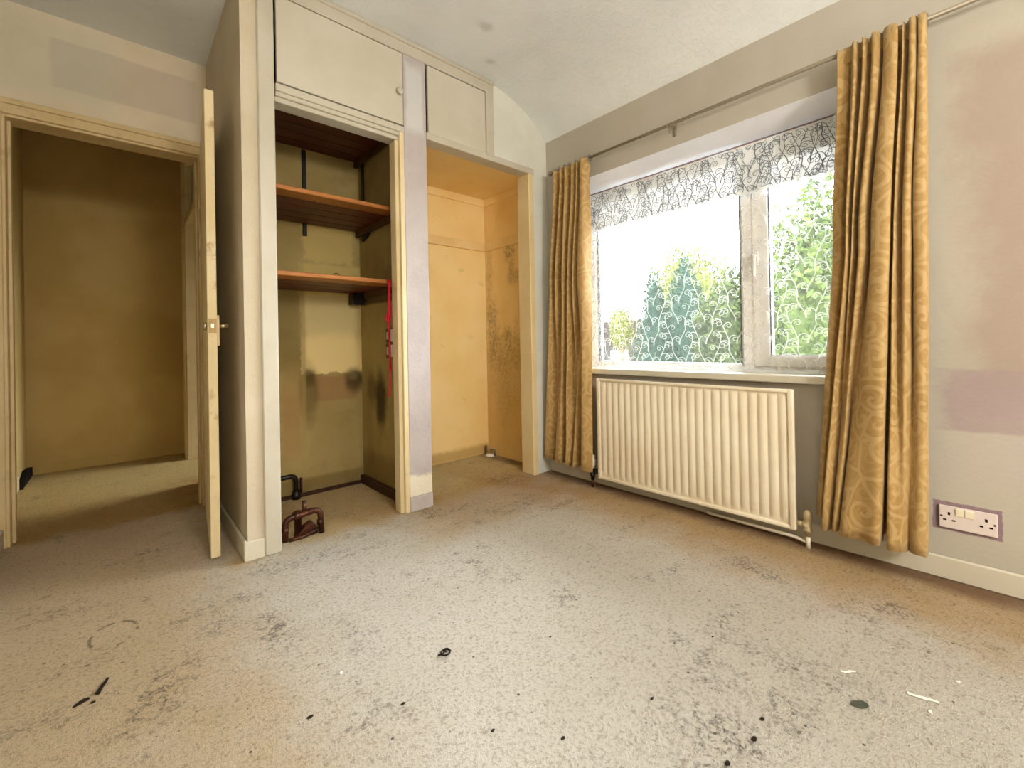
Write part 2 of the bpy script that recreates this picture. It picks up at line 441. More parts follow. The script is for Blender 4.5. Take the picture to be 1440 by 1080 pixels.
bm = bmesh.new()
prism(bm, [(XW + .002, WZ1 - .002), (2.40, 1.8795), (2.40, 1.882), (XW + .002, WZ1 + .002)], 'y', WY0, WY1)
box(bm, XW + .002, 2.40, WY1 - .003, WY1, WZ0 - .03, WZ1); box(bm, XW + .002, 2.40, WY0, WY0 + .003, WZ0 - .03, WZ1)
struct('trim_12', bm, paint('daylit_reveal_tone', 'e6e8f0', 'dfe1e9', .8, .2))  # liner over the reveals; their daylit brightness is put into this paler colour

# door wall over and beside the doorway
DX0, DX1, DZ = -.399, .36, 1.995
bm = bmesh.new()
box(bm, XL, DX0, YD, YD + .1, 0, 2.55)
box(bm, DX1, .40, YD, YD + .1, 0, 2.55)
box(bm, DX0, DX1, YD, YD + .1, DZ, 2.55)
m = M('door_wall_plaster', .85, .15)
u, v = m.uv('xz'); w = m.noise(6, 4)
c = m.mix(m.step(m.noise(3, 3), .35, .65), 'd8ccb6', 'cec2aa')
c = m.mix(m.math('MULTIPLY', m.patch(u, v, .06, 2.29, .29, .12, .06, .2, w), .35), c, 'a5988f')
c = m.mix(m.math('MULTIPLY', m.patch(u, v, -.2, 2.3, .2, .2, .3, .4, w), .25), c, 'b4bfae')
m.color(c); m.bump(m.noise(60, 3), .002); MC['door_wall'] = m
struct('wall_front', bm, MC['door_wall'])

# landing beyond the door
struct('wall_landing_far', B(-.7, .43, YH, YH + .1, 0, 2.6), MC['landing'])
struct('wall_landing_left', B(-.62, -.50, YD + .1, YH, 0, 2.6), MC['landing'])
bm = bmesh.new()
HX = .43; HY0, HY1 = 3.56, 4.43
box(bm, HX, HX + .08, YD + .1, HY0, 0, 2.55); box(bm, HX, HX + .08, HY1, YH, 0, 2.55)
box(bm, HX, HX + .08, HY0, HY1, 2.40, 2.55)
struct('wall_landing_right', bm, MC['landing'])
struct('wall_side_room_near', B(HX + .08, XW, 2.95, 3.05, 0, 2.6), MC['wall'])
struct('wall_side_room_far', B(HX, XW, YH, YH + .1, 0, 2.6), MC['wall'])
# frame of the side doorway with a fanlight over it
bm = bmesh.new()
for y in (HY0, HY1 - .035): box(bm, HX - .02, HX + .10, y, y + .035, 0, 2.40, .003)
box(bm, HX - .02, HX + .10, HY0, HY1, 2.37, 2.40, .003); box(bm, HX - .02, HX + .10, HY0, HY1, 1.90, 1.95, .003)
box(bm, HX - .035, HX - .002, HY1 - .01, HY1 + .06, 0, 2.44, .004)
box(bm, HX - .035, HX - .002, HY0 - .06, HY0 + .01, 0, 2.44, .004)
box(bm, HX - .035, HX - .002, HY0, HY1, 2.38, 2.44, .004)
f = struct('trim_1', bm, MC['gloss_old'])
for k in range(1, 3):
    y = HY0 + (HY1 - HY0) * k / 3
    obj('glazing_bar', B(HX + .01, HX + .05, y - .015, y + .015, 1.95, 2.37, .002), MC['gloss'], f)
obj('fanlight_pane', B(HX + .028, HX + .032, HY0 + .03, HY1 - .03, 1.95, 2.37), MC['glass'], f)
# dark wedge along the foot of the landing wall
struct('baseboard_landing', B(-.50, -.485, YD + .11, 4.25, 0, .09, .003), MC['gloss_old'])
bm = bmesh.new(); prism(bm, [(4.25, 0), (4.69, 0), (4.69, .06), (4.5, .075), (4.3, .02)], 'x', -.50, -.47)
struct('trim_2', bm, MC['hole'])
struct('baseboard_landing_far', B(-.48, HX, YH - .012, YH, 0, .06, .003), MC['landing'])

# architrave and lining of the bedroom doorway
bm = bmesh.new()
box(bm, DX0 - .0105, DX0 + .012, YD - .0175, YD, 0, DZ + .055, .003)
box(bm, DX0 - .010, DX1 + .01, YD - .018, YD, DZ - .008, DZ + .06, .003)
box(bm, DX0 - .010, DX1 + .01, YD - .028, YD - .0165, DZ + .035, DZ + .0605, .003)
box(bm, DX0, DX0 + .022, YD - .0045, YD + .1195, 0, DZ - .001, .002)
box(bm, DX1 - .012, DX1 + .01, YD - .0045, YD + .1195, 0, DZ - .001, .002)
box(bm, DX0, DX1, YD - .004, YD + .12, DZ - .02, DZ + .01, .002)
box(bm, DX0 + .022, DX0 + .034, YD + .045, YD + .085, 0, DZ - .02, .002)
box(bm, DX1 - .022, DX1 - .012, YD + .045, YD + .085, 0, DZ - .02, .002)
struct('trim_3', bm, MC['gloss_old'])
struct('baseboard_left', B(XL, XL + .016, YBK, YD - .02, 0, .09, .004), MC['gloss'])

# the open door: hinged on the right jamb, opened back along the side of the wardrobe
d0 = Vector((.352, 3.00)); d1 = Vector((.279, 2.218)); dv = (d1 - d0).normalized(); dn = Vector((-dv.y, dv.x))
if dn.x < 0: dn = -dn
DW = (d1 - d0).length
def dbox(a0, a1, n0, n1, z0, z1, bev=0, bm=None):
    bm = bm or bmesh.new(); k = len(bm.verts)
    bm2 = bmesh.new(); box(bm2, a0, a1, n0, n1, z0, z1, bev)
    for v in bm2.verts:
        q = d0 + dv * v.co.x + dn * v.co.y; v.co = Vector((q.x, q.y, v.co.z))
    bmesh.ops.recalc_face_normals(bm2, faces=bm2.faces)
    t = bpy.data.meshes.new('t'); bm2.to_mesh(t); bm2.free(); bm.from_mesh(t); bpy.data.meshes.remove(t)
    return bm
m = paint('worn_cream_door_paint', 'd9c9a2', 'cfbc90', .5, .3, bscale=40, bd=.002, dirt='8c6238', dirt_amt=.75)
MC['door'] = m
door = struct('door_1', dbox(0, DW, 0, .034, .012, 1.981, .002), MC['door'])
obj('lock_plate', dbox(DW - .0005, DW + .0015, .004, .032, .955, 1.015), plain('worn_lock_plate', 'b59a6c', .6, .3, .1, '9c8256'), door)
obj('latch', dbox(DW, DW + .010, .011, .023, .975, .995, .001), MC['chrome'], door)
obj('lock_case', dbox(DW - .028, DW + .001, .032, .042, .90, 1.03, .002), MC['gloss_old'], door)
bm = bmesh.new()
hp = lambda a, n, z: Vector((*(d0 + dv * a + dn * n), z))
cyl(bm, hp(DW - .02, .036, .985), hp(DW - .02, .075, .985), .010, 12)
tube(bm, smooth_path([hp(DW - .02, .066, .985), hp(DW - .05, .072, .986), hp(DW - .13, .070, .983)], .02), [.008] * 8 + [.006], 10)
obj('lever_handle', bm, MC['chrome'], door, True)
bm = bmesh.new()
cyl(bm, hp(DW - .05, -.002, .985), hp(DW - .05, -.012, .985), .018, 14)
obj('handle_rose', bm, MC['chrome'], door, True)
for z in (.25, 1.72):
    obj('hinge', dbox(-.012, .02, -.008, .0, z - .045, z + .045, .002), MC['gloss_old'], door)

# -------------------------------------------------- built-in wardrobe: its masonry is setting
X0, X1 = .3934, .4552                     # nib wall at the left
PX0, PX1 = 1.1445, 1.282                  # pillar between the two openings
AX1 = 2.064                               # right edge of the alcove opening
struct('wall_wardrobe_side', B(X0, X1, YA, YD + .1, 0, ZC), MC['wall'])
struct('baseboard_wardrobe_side', B(X0 - .014, X0, YA, YD, 0, .085, .004), MC['white_wood'])
struct('trim_4', B(X0 - .014, X1, YA - .010, YA, 0, .082, .003), MC['white_wood'])
m = M('pillar_paint', .8, .2)
u, v = m.uv('xz'); w = m.noise(14, 4)
c = m.mix(m.step(m.noise(5, 4), .35, .65), 'b4acac', 'aca4a4')
c = m.mix(m.math('MULTIPLY', m.patch(u, v, 1.21, 2.22, .05, .17, .2, .5, w), .5), c, 'cfd6d6')
c = m.mix(m.math('MULTIPLY', m.patch(u, v, 1.22, .11, .08, .08, .2, .9, w), .8), c, 'e6dfcc')
m.color(c); m.bump(m.math('ADD', m.noise(45, 4), m.math('MULTIPLY', m.noise(8, 3), 2)), .003); MC['pillar'] = m
bm = bmesh.new()
box(bm, PX0, PX1, YA - .006, YA + .10, .078, 2.455, .003)
struct('wall_pillar', bm, MC['pillar'])
struct('trim_5', B(PX0, PX1 + .001, YA - .012, YA + .101, 0, .078, .004), MC['lilac'])
# partition between the two cupboards
struct('wall_partition', B(1.19, 1.252, YA + .08, YB, 0, ZC), cupboard_mat('partition_plaster', 'yz', [
    (2.54, .56, .075, .16, .5, .9, .85, '2e2414', False, False), (2.66, .62, .07, .10, .5, .9, .55, '3a2c14', False, False),
    (2.30, .9, .12, .5, .3, .6, .45, '9c8b60', True, False), (2.70, .3, .05, .22, .3, .5, .4, '9a8258', True, False),
    (2.45, .10, .5, .12, .4, .7, .4, '5a4624', True, False), (2.5, 1.20, .4, .05, .2, .4, .8, '4a3318', True, False)]))
# plaster wall over the alcove and the strip by the window wall
bm = bmesh.new()
box(bm, 1.766, XW, YA, YA + .08, 2.07, 2.55)
box(bm, AX1 + .04, XW, YA, YA + .10, 0, 2.07)
struct('wall_alcove_front', bm, MC['wall_white'])
back = cupboard_mat('cupboard_back_plaster', 'xz', [
    (1.012, .97, .195, .245, .03, .22, .95, 'e2cc92', True, True),      # bare cream plaster where the paper is gone
    (1.015, 1.09, .19, .13, .35, .3, .75, 'c4b584', True, False),
    (.99, 1.53, .15, .12, .10, .6, .8, 'c6b070', True, True),
    (1.03, 1.30, .22, .10, .12, .4, .7, 'ccb674', True, False),
    (1.02, .63, .13, .075, .15, .5, .75, '94704a', True, False),
    (1.14, .67, .06, .07, .5, .9, .9, '3c2d12', False, False), (.86, .60, .05, .16, .5, .9, .6, '40320f', False, False),
    (.86, .70, .035, .05, .4, .9, .7, '4a3a18', False, True), (1.13, .70, .03, .03, .5, 1.2, .35, '9a8a60', False, True),
    (.76, .45, .05, .22, .4, .5, .45, 'a0764c', True, False), (1.02, .3, .18, .30, .5, .6, .4, '8c7850', True, False),
    (.74, 1.0, .09, .25, .4, .5, .5, '5e4d24', True, False), (.83, .8, .012, .6, .5, .9, .5, 'a08c58', True, False), (.95, .05, .5, .05, .3, .6, .5, '55411f', True, False)])
alc = M('alcove_paint', .75, .2)
u, v = alc.uv('xz'); w = alc.noise(8, 5, .65); w2 = alc.noise(40, 4, .6)
c = alc.mix(alc.step(alc.noise(2.5, 4), .3, .7), 'f2d9a0', 'ecce8c')
c = alc.mix(alc.math('MULTIPLY', alc.step(alc.noise(12, 5, .7), .62, .75), .35), c, 'a88748')
c = alc.mix(alc.math('MULTIPLY', alc.patch(u, v, 1.9, .03, 1., .05, .5, .9, w2), .6), c, '9a7838')
alc.color(c); alc.bump(alc.noise(40, 3), .0015)
bm = bmesh.new(); box(bm, X1, 1.19, YB, YB + .1, 0, ZC)
struct('wall_cupboard_back', bm, back)
struct('wall_alcove_back', B(1.252, XW, YB, YB + .1, 0, ZC), alc)
mo = M('mouldy_alcove_paint', .8, .15)
u, v = mo.uv('yz'); w = mo.noise(11, 6, .7); w2 = mo.noise(45, 5, .7)
c = mo.mix(mo.step(mo.noise(2.5, 4), .3, .7), 'efd49a', 'e6c684')
mold = None
for a in ((2.51, 1.575, .06, .06, .85), (2.46, 1.40, .07, .05, .8), (2.49, 1.48, .035, .12, .6), (2.74, 1.08, .06, .16, .9), (2.73, .92, .07, .18, .75), (2.55, .90, .06, .12, .7),
          (2.62, .78, .14, .16, .55), (2.45, .80, .06, .2, .5), (2.76, 1.3, .04, .3, .45), (2.58, .55, .16, .22, .35)):
    p = mo.math('MULTIPLY', mo.patch(u, v, *a[:4], .7, 2.4, w, box=False), a[4])
    p = mo.math('MULTIPLY', p, mo.math('MULTIPLY_ADD', mo.step(w2, .32, .66), .75, .12))
    mold = p if mold is None else mo.math('MAXIMUM', mold, p)
c = mo.mix(mo.math('MULTIPLY', mo.patch(u, v, 2.6, .45, .3, .45, .4, .8, w), .4), c, 'b08c48')
c = mo.mix(mo.math('MULTIPLY', mold, .9), c, '4c4833')
mo.color(c); mo.bump(mo.noise(40, 3), .0015)
struct('wall_alcove_right', B(XW - .008, XW - .0005, YA + .10, YB, 0, 2.06), mo)
struct('ceiling_alcove', B(1.252, XW - .008, YA + .07, YB, 2.06, 2.075), alc)
struct('wall_cupboard_left', B(X1 - .002, X1 + .006, YA + .05, YB, 0, ZC), cupboard_mat('cupboard_side_plaster', 'yz', []))
def rail(name, z0, z1, d, mat):
    bm = bmesh.new()
    box(bm, 1.252, XW - .008, YB - d, YB, z0, z1, .003)
    box(bm, XW - .008 - d, XW - .008, YA + .10, YB - d, z0, z1, .003)
    return struct(name, bm, mat)
rail('trim_6', 2.00, 2.06, .012, alc)
rail('trim_7', 1.635, 1.70, .018, paint('alcove_rail_paint', 'ecd29c', 'e2c488', .5, .3))
struct('trim_8', B(1.252, XW - .01, YB - .008, YB, 0, .025, .003), alc)
# jamb lining of the alcove opening
bm = bmesh.new()
box(bm, AX1, AX1 + .045, YA - .008, YA + .11, 0, 2.07, .004)
struct('trim_9', bm, paint('alcove_jamb_paint', 'd9c79c', 'd2bd8e', .45, .3))
bm = bmesh.new()
box(bm, PX1, AX1 + .05, YA - .010, YA + .08, 2.026, 2.066, .003)
struct('trim_10', bm, MC['gloss'])
# timber threshold strip inside the cupboard
bm = bmesh.new()
box(bm, 1.165, 1.19, YA + .10, YB - .01, 0, .055, .003)
box(bm, .47, 1.165, YB - .022, YB - .0, 0, .020, .003)
struct('trim_11', bm, MC['dark_wood'])

# ---- the wardrobe's own joinery: frame, upper doors
wz = thing('built_in_wardrobe', 'cream painted built-in wardrobe front with two flush upper doors', 'wardrobe', (.80, YA, 2.0))
bm = bmesh.new()
box(bm, X1, .521, YA - .012, YA + .06, 0, 2.50, .005)                      # left stile
obj('stile', bm, MC['gloss'], wz)
bm = bmesh.new()
box(bm, 1.119, PX0, YA - .006, YA + .075, 0, 2.03, .003); box(bm, 1.099, 1.121, YA + .012, YA + .074, 0, 1.977, .003)
obj('stile', bm, paint('stile_paint', 'd8c8a2', 'cfbd94', .42, .35, dirt='8a6c3c', dirt_amt=.3), wz)
bm = bmesh.new(); box(bm, 1.7035, 1.766, YA - .014, YA + .08, 2.05, 2.452, .004)
obj('stile', bm, MC['gloss'], wz)
bm = bmesh.new(); box(bm, X1, 1.766, YA - .014, YA + .06, 2.442, 2.505, .004); box(bm, X1, 1.77, YA - .024, YA + .02, 2.497, 2.517, .004)
obj('top_rail', bm, MC['gloss'], wz)
bm = bmesh.new(); box(bm, .5257, PX0, YA - .010, YA + .06, 2.017, 2.050, .003)
box(bm, .5257, PX0, YA - .002, YA + .06, 1.998, 2.018, .003); box(bm, .5257, 1.122, YA + .012, YA + .09, 1.978, 2.000, .003)
obj('bottom_rail', bm, MC['gloss'], wz)
bm = bmesh.new(); box(bm, PX1, 1.7035, YA - .004, YA + .06, 2.05, 2.058, .001)
obj('bottom_rail', bm, MC['gloss'], wz)
door_m = paint('upper_door_paint', 'c1bcae', 'bab4a4', .45, .3, bscale=20, bd=.0008, dirt='b7a27a', dirt_amt=.15)
dA = obj('upper_door', B(.5305, 1.1395, YA - .012, YA + .008, 2.0555, 2.4365, .002), door_m, wz)
bm = bmesh.new(); lathe(bm, (1.113, YA - .012, 2.222), (0, -1, 0), [(0, .008), (.010, .008), (.013, .016), (.020, .019), (.027, .016), (.030, .006)], 16)
obj('knob', bm, MC['gloss'], dA, True)
obj('upper_door', B(1.2930, 1.6985, YA - .012, YA + .008, 2.0605, 2.4365, .002), door_m, wz)
obj('dark_gap_backing', B(.5257, 1.70, YA + .03, YA + .05, 2.05, 2.45), MC['hole'], wz)  # black sheet close behind the doors, so their gaps read as shade

# =================================================================== WINDOW
FX = 2.40
win = bpy.data.objects.new('window_1', None); COL.objects.link(win); win['_o'] = (0, 0, 0); win['kind'] = 'structure'
bm = bmesh.new()
zt, zb, ya, yb = 1.880, .722, .375, 1.87
box(bm, FX, FX + .07, yb - .05, yb, zb, zt, .004); box(bm, FX, FX + .07, ya, ya + .05, zb, zt, .004)
box(bm, FX + .0008, FX + .069, ya + .0005, yb - .0005, zt - .055, zt - .0007, .004); box(bm, FX + .0008, FX + .069, ya + .0005, yb - .0005, zb + .0007, zb + .028, .004)
box(bm, FX - .0006, FX + .0705, .835, .893, zb + .0004, zt - .0004, .004)
for (y0, y1, z0, z1) in ((.893, 1.82, .75, 1.825),):    # bead
    for q in ((y0, y0 + .012, z0, z1), (y1 - .012, y1, z0, z1)): box(bm, FX + .012, FX + .03, *q, .002)
    for q in ((y0, y1, z0, z0 + .012), (y0, y1, z1 - .012, z1)): box(bm, FX + .012, FX + .03, *q, .002)
obj('window_frame', bm, MC['upvc'], win)
bm = bmesh.new()
box(bm, FX - .012, FX + .055, .765, .838, .748, 1.828, .004); box(bm, FX - .012, FX + .055, .42, .475, .748, 1.828, .004)
box(bm, FX - .0112, FX + .054, .4205, .8372, .7488, .806, .004); box(bm, FX - .0112, FX + .054, .4205, .8372, 1.772, 1.8272, .004)
sash = obj('sash', bm, MC['upvc'], win)
bm = bmesh.new()
for q in ((.760, .766, .80, 1.775), (.474, .480, .80, 1.775)): box(bm, FX - .004, FX + .02, *q)
for q in ((.476, .764, .803, .808), (.476, .764, 1.768, 1.773)): box(bm, FX - .004, FX + .02, *q)
obj('gasket', bm, MC['gasket'], sash)
bm = bmesh.new()
for q in ((.903, .907, .76, 1.815), (1.804, 1.809, .76, 1.815)): box(bm, FX + .005, FX + .026, *q)
obj('gasket', bm, MC['gasket'], win)
bm = bmesh.new(); box(bm, FX - .022, FX - .011, .808, .832, 1.255, 1.325, .003)
box(bm, FX - .048, FX - .022, .812, .828, 1.290, 1.310, .003); box(bm, FX - .050, FX - .036, .813, .827, 1.195, 1.310, .004)
obj('window_handle', bm, MC['upvc'], sash)
obj('pane', B(FX + .030, FX + .036, .89, 1.825, .745, 1.83), MC['glass'], win)
obj('pane', B(FX + .020, FX + .026, .47, .77, .80, 1.78), MC['glass'], sash)
bm = bmesh.new(); box(bm, 2.2015, FX + .005, WY0, WY1, .688, .7225, .005)
obj('window_sill', bm, MC['white_wood'], win)
bm = bmesh.new(); box(bm, FX - .012, FX + .001, ya, yb, 1.872, 1.883, .002)
obj('sealant_strip', bm, plain('purple_grey_filler', '8c7f8c', .8, .1), win)
# window of the side room off the landing
w2_ = bpy.data.objects.new('window_2', None); COL.objects.link(w2_); w2_['_o'] = (0, 0, 0); w2_['kind'] = 'structure'
bm = bmesh.new()
for q in ((3.45, 3.50, .8, 1.9), (4.45, 4.50, .8, 1.9), (3.45, 4.5, .8, .85), (3.45, 4.5, 1.85, 1.9), (3.95, 4.0, .8, 1.9)): box(bm, 2.38, 2.45, *q, .003)
obj('window_frame', bm, MC['upvc'], w2_); obj('pane', B(2.41, 2.416, 3.48, 4.48, .83, 1.88), MC['glass'], w2_)

struct('baseboard_right', B(XW - .014, XW, YBK, YA, 0, .082, .005), MC['white_wood'])

# =================================================================== NET CURTAIN
net = thing('net_curtain', 'white scroll-patterned net curtain hanging against the window pane', 'net curtain', (2.37, 1.1, 1.85))
def net_x(y, z):
    g = max(0, (.72 - y)) * .06                      # gathered at the right end
    return 2.372 + .004 * math.sin(y * 21 + z * 1.5) + g * math.sin(y * 95 + z * 2.)
def sheet(y0, y1, z0, z1, ny, nz, fx, wob=0):
    bm = bmesh.new(); g = []
    for j in range(nz + 1):
        row = []
        for i in range(ny + 1):
            y = y0 + (y1 - y0) * i / ny; t = j / nz
            z = z0 + (z1 - z0) * t + (wob * math.sin(y * 13) * (1 - t))
            row.append(bm.verts.new((fx(y, z), y, z)))
        g.append(row)
    for j in range(nz):
        for i in range(ny): bm.faces.new((g[j][i], g[j][i + 1], g[j + 1][i + 1], g[j + 1][i]))
    return bm
obj('net_cloth', sheet(.40, 1.855, .728, 1.862, 140, 12, net_x, .002), MC['net'], net, True)
obj('folded_top', sheet(.40, 1.855, 1.622, 1.864, 140, 3, lambda y, z: net_x(y, z) - .006, .004), MC['net_band'], net, True)
bm = bmesh.new(); tube(bm, [(2.366, .38, 1.863), (2.367, 1.1, 1.861), (2.366, 1.865, 1.864)], .0028, 8)
obj('curtain_wire', bm, MC['trv'], net, True)

def curl(p, ang, L, k0, k1, n, w0, w1, e=1.3):
    """ribbon path whose curvature runs from k0 to k1"""
    out = []; x, y = p; ds = L / n
    for i in range(n + 1):
        t = i / n; out.append((x, y, w0 + (w1 - w0) * t))
        ang += (k0 + (k1 - k0) * t ** e) * ds; x += math.cos(ang) * ds; y += math.sin(ang) * ds
    return out
def motif(mir):
    """one scroll spray: a curving stem with spiral tendrils either side and a tear-shaped leaf below"""
    st = curl((0, 0), PI * .62, .20, -14, 13, 20, .0055, .004, 1.); P = [st]
    for k, da, L, k0, k1, w in ((20, 0, .115, 30, 150, .0045), (2, -.5, .13, -22, -120, .005), (5, .5, .12, 24, 135, .005), (9, -.6, .12, -18, -135, .005),
                                (12, .5, .11, 26, 150, .0045), (16, -.5, .105, -24, -150, .0045)):
        a, b = st[max(k - 1, 0)], st[min(k + 1, 20)]
        P.append(curl(st[k][:2], math.atan2(b[1] - a[1], b[0] - a[0]) + da, L, k0, k1, 22, w, .003))
    P.append(curl((0, 0), PI * 1.45, .10, -14, 26, 16, .0045, .007))
    return [[(mir * x, y, w) for x, y, w in c] for c in P]
def ribbons(paths, off, thick=.0):
    bm = bmesh.new()
    for path in paths:
        pv = None
        for i, (y, z, w) in enumerate(path):
            a = path[max(i - 1, 0)]; b = path[min(i + 1, len(path) - 1)]
            dy, dz = b[0] - a[0], b[1] - a[1]; L = math.hypot(dy, dz) or 1
            ny, nz = -dz / L * w / 2, dy / L * w / 2
            q = [bm.verts.new((net_x(y + s * ny, z) + off, y + s * ny, z + s * nz)) for s in (-1, 1)]
            if pv: bm.faces.new((pv[0], pv[1], q[1], q[0]))
            pv = q
    return bm
def scatter(y0, y1, z0, z1, dx, dz, seed):
    rnd = random.Random(seed); out = []; i = 0; y = y0
    while y < y1 + dx:
        z = z0 - .25 - (dz / 2 if i % 2 else 0); j = 0
        while z < z1:
            for c in motif(1 if i % 2 else -1):
                d = [(y + a, z + b, w) for a, b, w in c]
                run = []
                for p in d + [(1e9, 0, 0)]:
                    if y0 < p[0] < y1 and z0 < p[1] < z1: run.append(p)
                    else:
                        if len(run) > 2: out.append(run)
                        run = []
            z += dz; j += 1
        y += dx; i += 1
    return out
obj('embroidery', ribbons(scatter(.41, 1.845, .735, 1.618, .078, .235, 1), -.0012), MC['embroidery'], net, kind='stuff')
obj('embroidery', ribbons([[(a, b, w * .62) for a, b, w in p] for p in scatter(.41, 1.845, 1.626, 1.858, .066, .21, 2) + scatter(.445, 1.845, 1.626, 1.858, .085, .17, 3)], -.0078), MC['embroidery_dark'], net, kind='stuff')
# spare length of net crumpled on the sill
bm = bmesh.new(); rnd = random.Random(3); g = []
for i in range(61):
    y = .55 + 1.15 * i / 60; row = []
    hgt = .010 + .022 * math.exp(-((y - 1.50) / .06) ** 2) + .006 * math.sin(y * 40) ** 2
    for j in range(7):
        t = j / 6; row.append(bm.verts.new((2.30 + .07 * t + .008 * math.sin(y * 30 + j), y, .7245 + hgt * math.sin(PI * min(1, t * 1.1)) * (1 + .3 * math.sin(y * 60 + j * 2)) + .001)))
    g.append(row)
for a, b in zip(g, g[1:]):
    for j in range(6): bm.faces.new((a[j], a[j + 1], b[j + 1], b[j]))
obj('net_hem', bm, sheer('bunched_voile', 'eef2f2', .35), net, True)

# =================================================================== CURTAINS
def curtain(name, label, top, mid, bot, zt, zm, zb, ysamp, cent):
    """top/mid/bot: (y, x) knots of the folded cloth at three heights"""
    t = thing(name, label, 'curtain', (cent[0], cent[1], zt), 'damask curtains either side of the window')
    N = 150; R = 40
    rows = [catmull(k, N) for k in (top, mid, bot)]
    bm = bmesh.new(); uvl = bm.loops.layers.uv.new('UVMap'); g = []
    # cloth length across, measured at mid height
    s = [0.]
    for a, b in zip(rows[1], rows[1][1:]): s.append(s[-1] + math.hypot(a[0] - b[0], a[1] - b[1]))
    for j in range(R + 1):
        v = j / R; row = []
        for i in range(N):
            if v < .42: a, b, k = rows[0][i], rows[1][i], v / .42
            else: a, b, k = rows[1][i], rows[2][i], (v - .42) / .58
            k = k * k * (3 - 2 * k) if v < .42 else k
            y = a[0] + (b[0] - a[0]) * k; x = a[1] + (b[1] - a[1]) * k
            x = min(x, 2.1525 + max(0, v - .015) * 1.6)                 # the heading hangs in front of the rod
            x += .004 * min(1, v * 8) * mnoise.noise(Vector((i * .09, v * 5, 3))); y += .003 * mnoise.noise(Vector((i * .09, v * 5, 9)))
            zz = zb + .016 * mnoise.noise(Vector((i * .05, 1.3, 0))) + (.012 if rows[2][i][1] > 2.16 else 0)
            ztop = zt + .004 * mnoise.noise(Vector((i * .2, 7, 0)))
            row.append(bm.verts.new((x, y, ztop + (zz - ztop) * v)))
        g.append(row)
    for j in range(R):
        for i in range(N - 1):
            f = bm.faces.new((g[j][i], g[j][i + 1], g[j + 1][i + 1], g[j + 1][i]))
            for l, (jj, ii) in zip(f.loops, ((j, i), (j, i + 1), (j + 1, i + 1), (j + 1, i))):
                l[uvl].uv = (s[ii], -jj / R * (zt - zb))
    cl = obj('curtain_cloth', bm, MC['curtain'], t, True)
    md = cl.modifiers.new('thickness', 'SOLIDIFY'); md.thickness = .0025; md.offset = 0
    # heading tape on the back, hooks and rings
    bm = bmesh.new(); pr = None
    for i in range(0, N, 2):
        y, x = rows[0][i]
        x = min(x, 2.150)
        q = [bm.verts.new((x + .004, y, zt - .015)), bm.verts.new((x + .004, y, zt - .06))]
        if pr: bm.faces.new((pr[0], pr[1], q[1], q[0]))
        pr = q
    obj('heading_tape', bm, MC['tape'], t, True)
    for k in range(8):
        i = int((k + .02) / 7.05 * (N - 1)); y, x = rows[0][i]
        bm = bmesh.new(); pts = [(2.170 + .018 * math.cos(a), y, 2.020 + .018 * math.sin(a)) for a in [2 * PI * q / 18 for q in range(19)]]
        tube(bm, pts, .0022, 6, cap=False)
        rg = obj('ring', bm, MC['rod'], t, True)
        bm = bmesh.new(); tube(bm, smooth_path([(2.170, y, 2.002), (2.17, y, 1.988), (max(2.125, x) + .004, y, 1.985), (max(2.125, x) + .004, y, 1.965)], .006), .0012, 6)
        obj('hook', bm, MC['rod'], rg, True)
    return t
A, V = 2.125, 2.185
topR = [(.425, 2.150), (.395, 2.160), (.383, 2.178), (.366, 2.128), (.350, 2.175), (.338, 2.125), (.318, 2.175), (.312, 2.125), (.293, 2.132), (.285, 2.182), (.275, 2.128), (.240, 2.120), (.245, 2.185), (.222, 2.180), (.226, 2.130), (.212, 2.175), (.206, 2.128), (.192, 2.130), (.186, 2.172), (.182, 2.128), (.166, 2.130), (.163, 2.16)]
midR = [(.455, 2.165), (.430, 2.155), (.414, 2.180), (.402, 2.112), (.390, 2.180), (.384, 2.115), (.372, 2.180), (.362, 2.112), (.345, 2.118), (.335, 2.185), (.322, 2.105), (.272, 2.100), (.285, 2.190), (.255, 2.185), (.262, 2.118), (.245, 2.165), (.236, 2.118), (.218, 2.122), (.214, 2.170), (.206, 2.125), (.176, 2.122), (.172, 2.17)]
botR = [(.538, 2.195), (.520, 2.165), (.512, 2.185), (.502, 2.110), (.482, 2.118), (.476, 2.185), (.466, 2.105), (.450, 2.110), (.448, 2.185), (.436, 2.085), (.375, 2.080), (.318, 2.062), (.315, 2.185), (.300, 2.185), (.296, 2.085), (.270, 2.080), (.248, 2.092), (.238, 2.115), (.225, 2.092), (.205, 2.085), (.192, 2.100), (.190, 2.16)]
curtain('curtain', 'gold damask curtain hanging at the right of the window beside the socket', topR, midR, botR, 2.028, 1.2, .118, None, (2.15, .33))
topL = [(1.965, 2.165), (1.94, 2.13), (1.925, 2.178), (1.89, 2.135), (1.87, 2.18), (1.845, 2.128), (1.825, 2.178), (1.79, 2.13), (1.775, 2.178), (1.75, 2.13), (1.738, 2.172), (1.72, 2.125), (1.69, 2.118), (1.675, 2.165)]
midL = [(2.035, 2.175), (1.995, 2.135), (1.985, 2.212), (1.945, 2.125), (1.930, 2.212), (1.88, 2.120), (1.865, 2.214), (1.835, 2.120), (1.820, 2.214), (1.790, 2.115), (1.775, 2.214), (1.745, 2.115), (1.70, 2.105), (1.680, 2.170)]
botL = [(2.100, 2.212), (2.085, 2.145), (2.020, 2.150), (2.000, 2.214), (1.96, 2.110), (1.91, 2.120), (1.905, 2.214), (1.86, 2.100), (1.835, 2.120), (1.825, 2.214), (1.80, 2.095), (1.765, 2.212), (1.73, 2.095), (1.645, 2.100)]
curtain('curtain', 'narrower gold curtain hanging at the left of the window near the alcove', topL, midL, botL, 2.012, 1.2, .112, None, (2.15, 1.85))

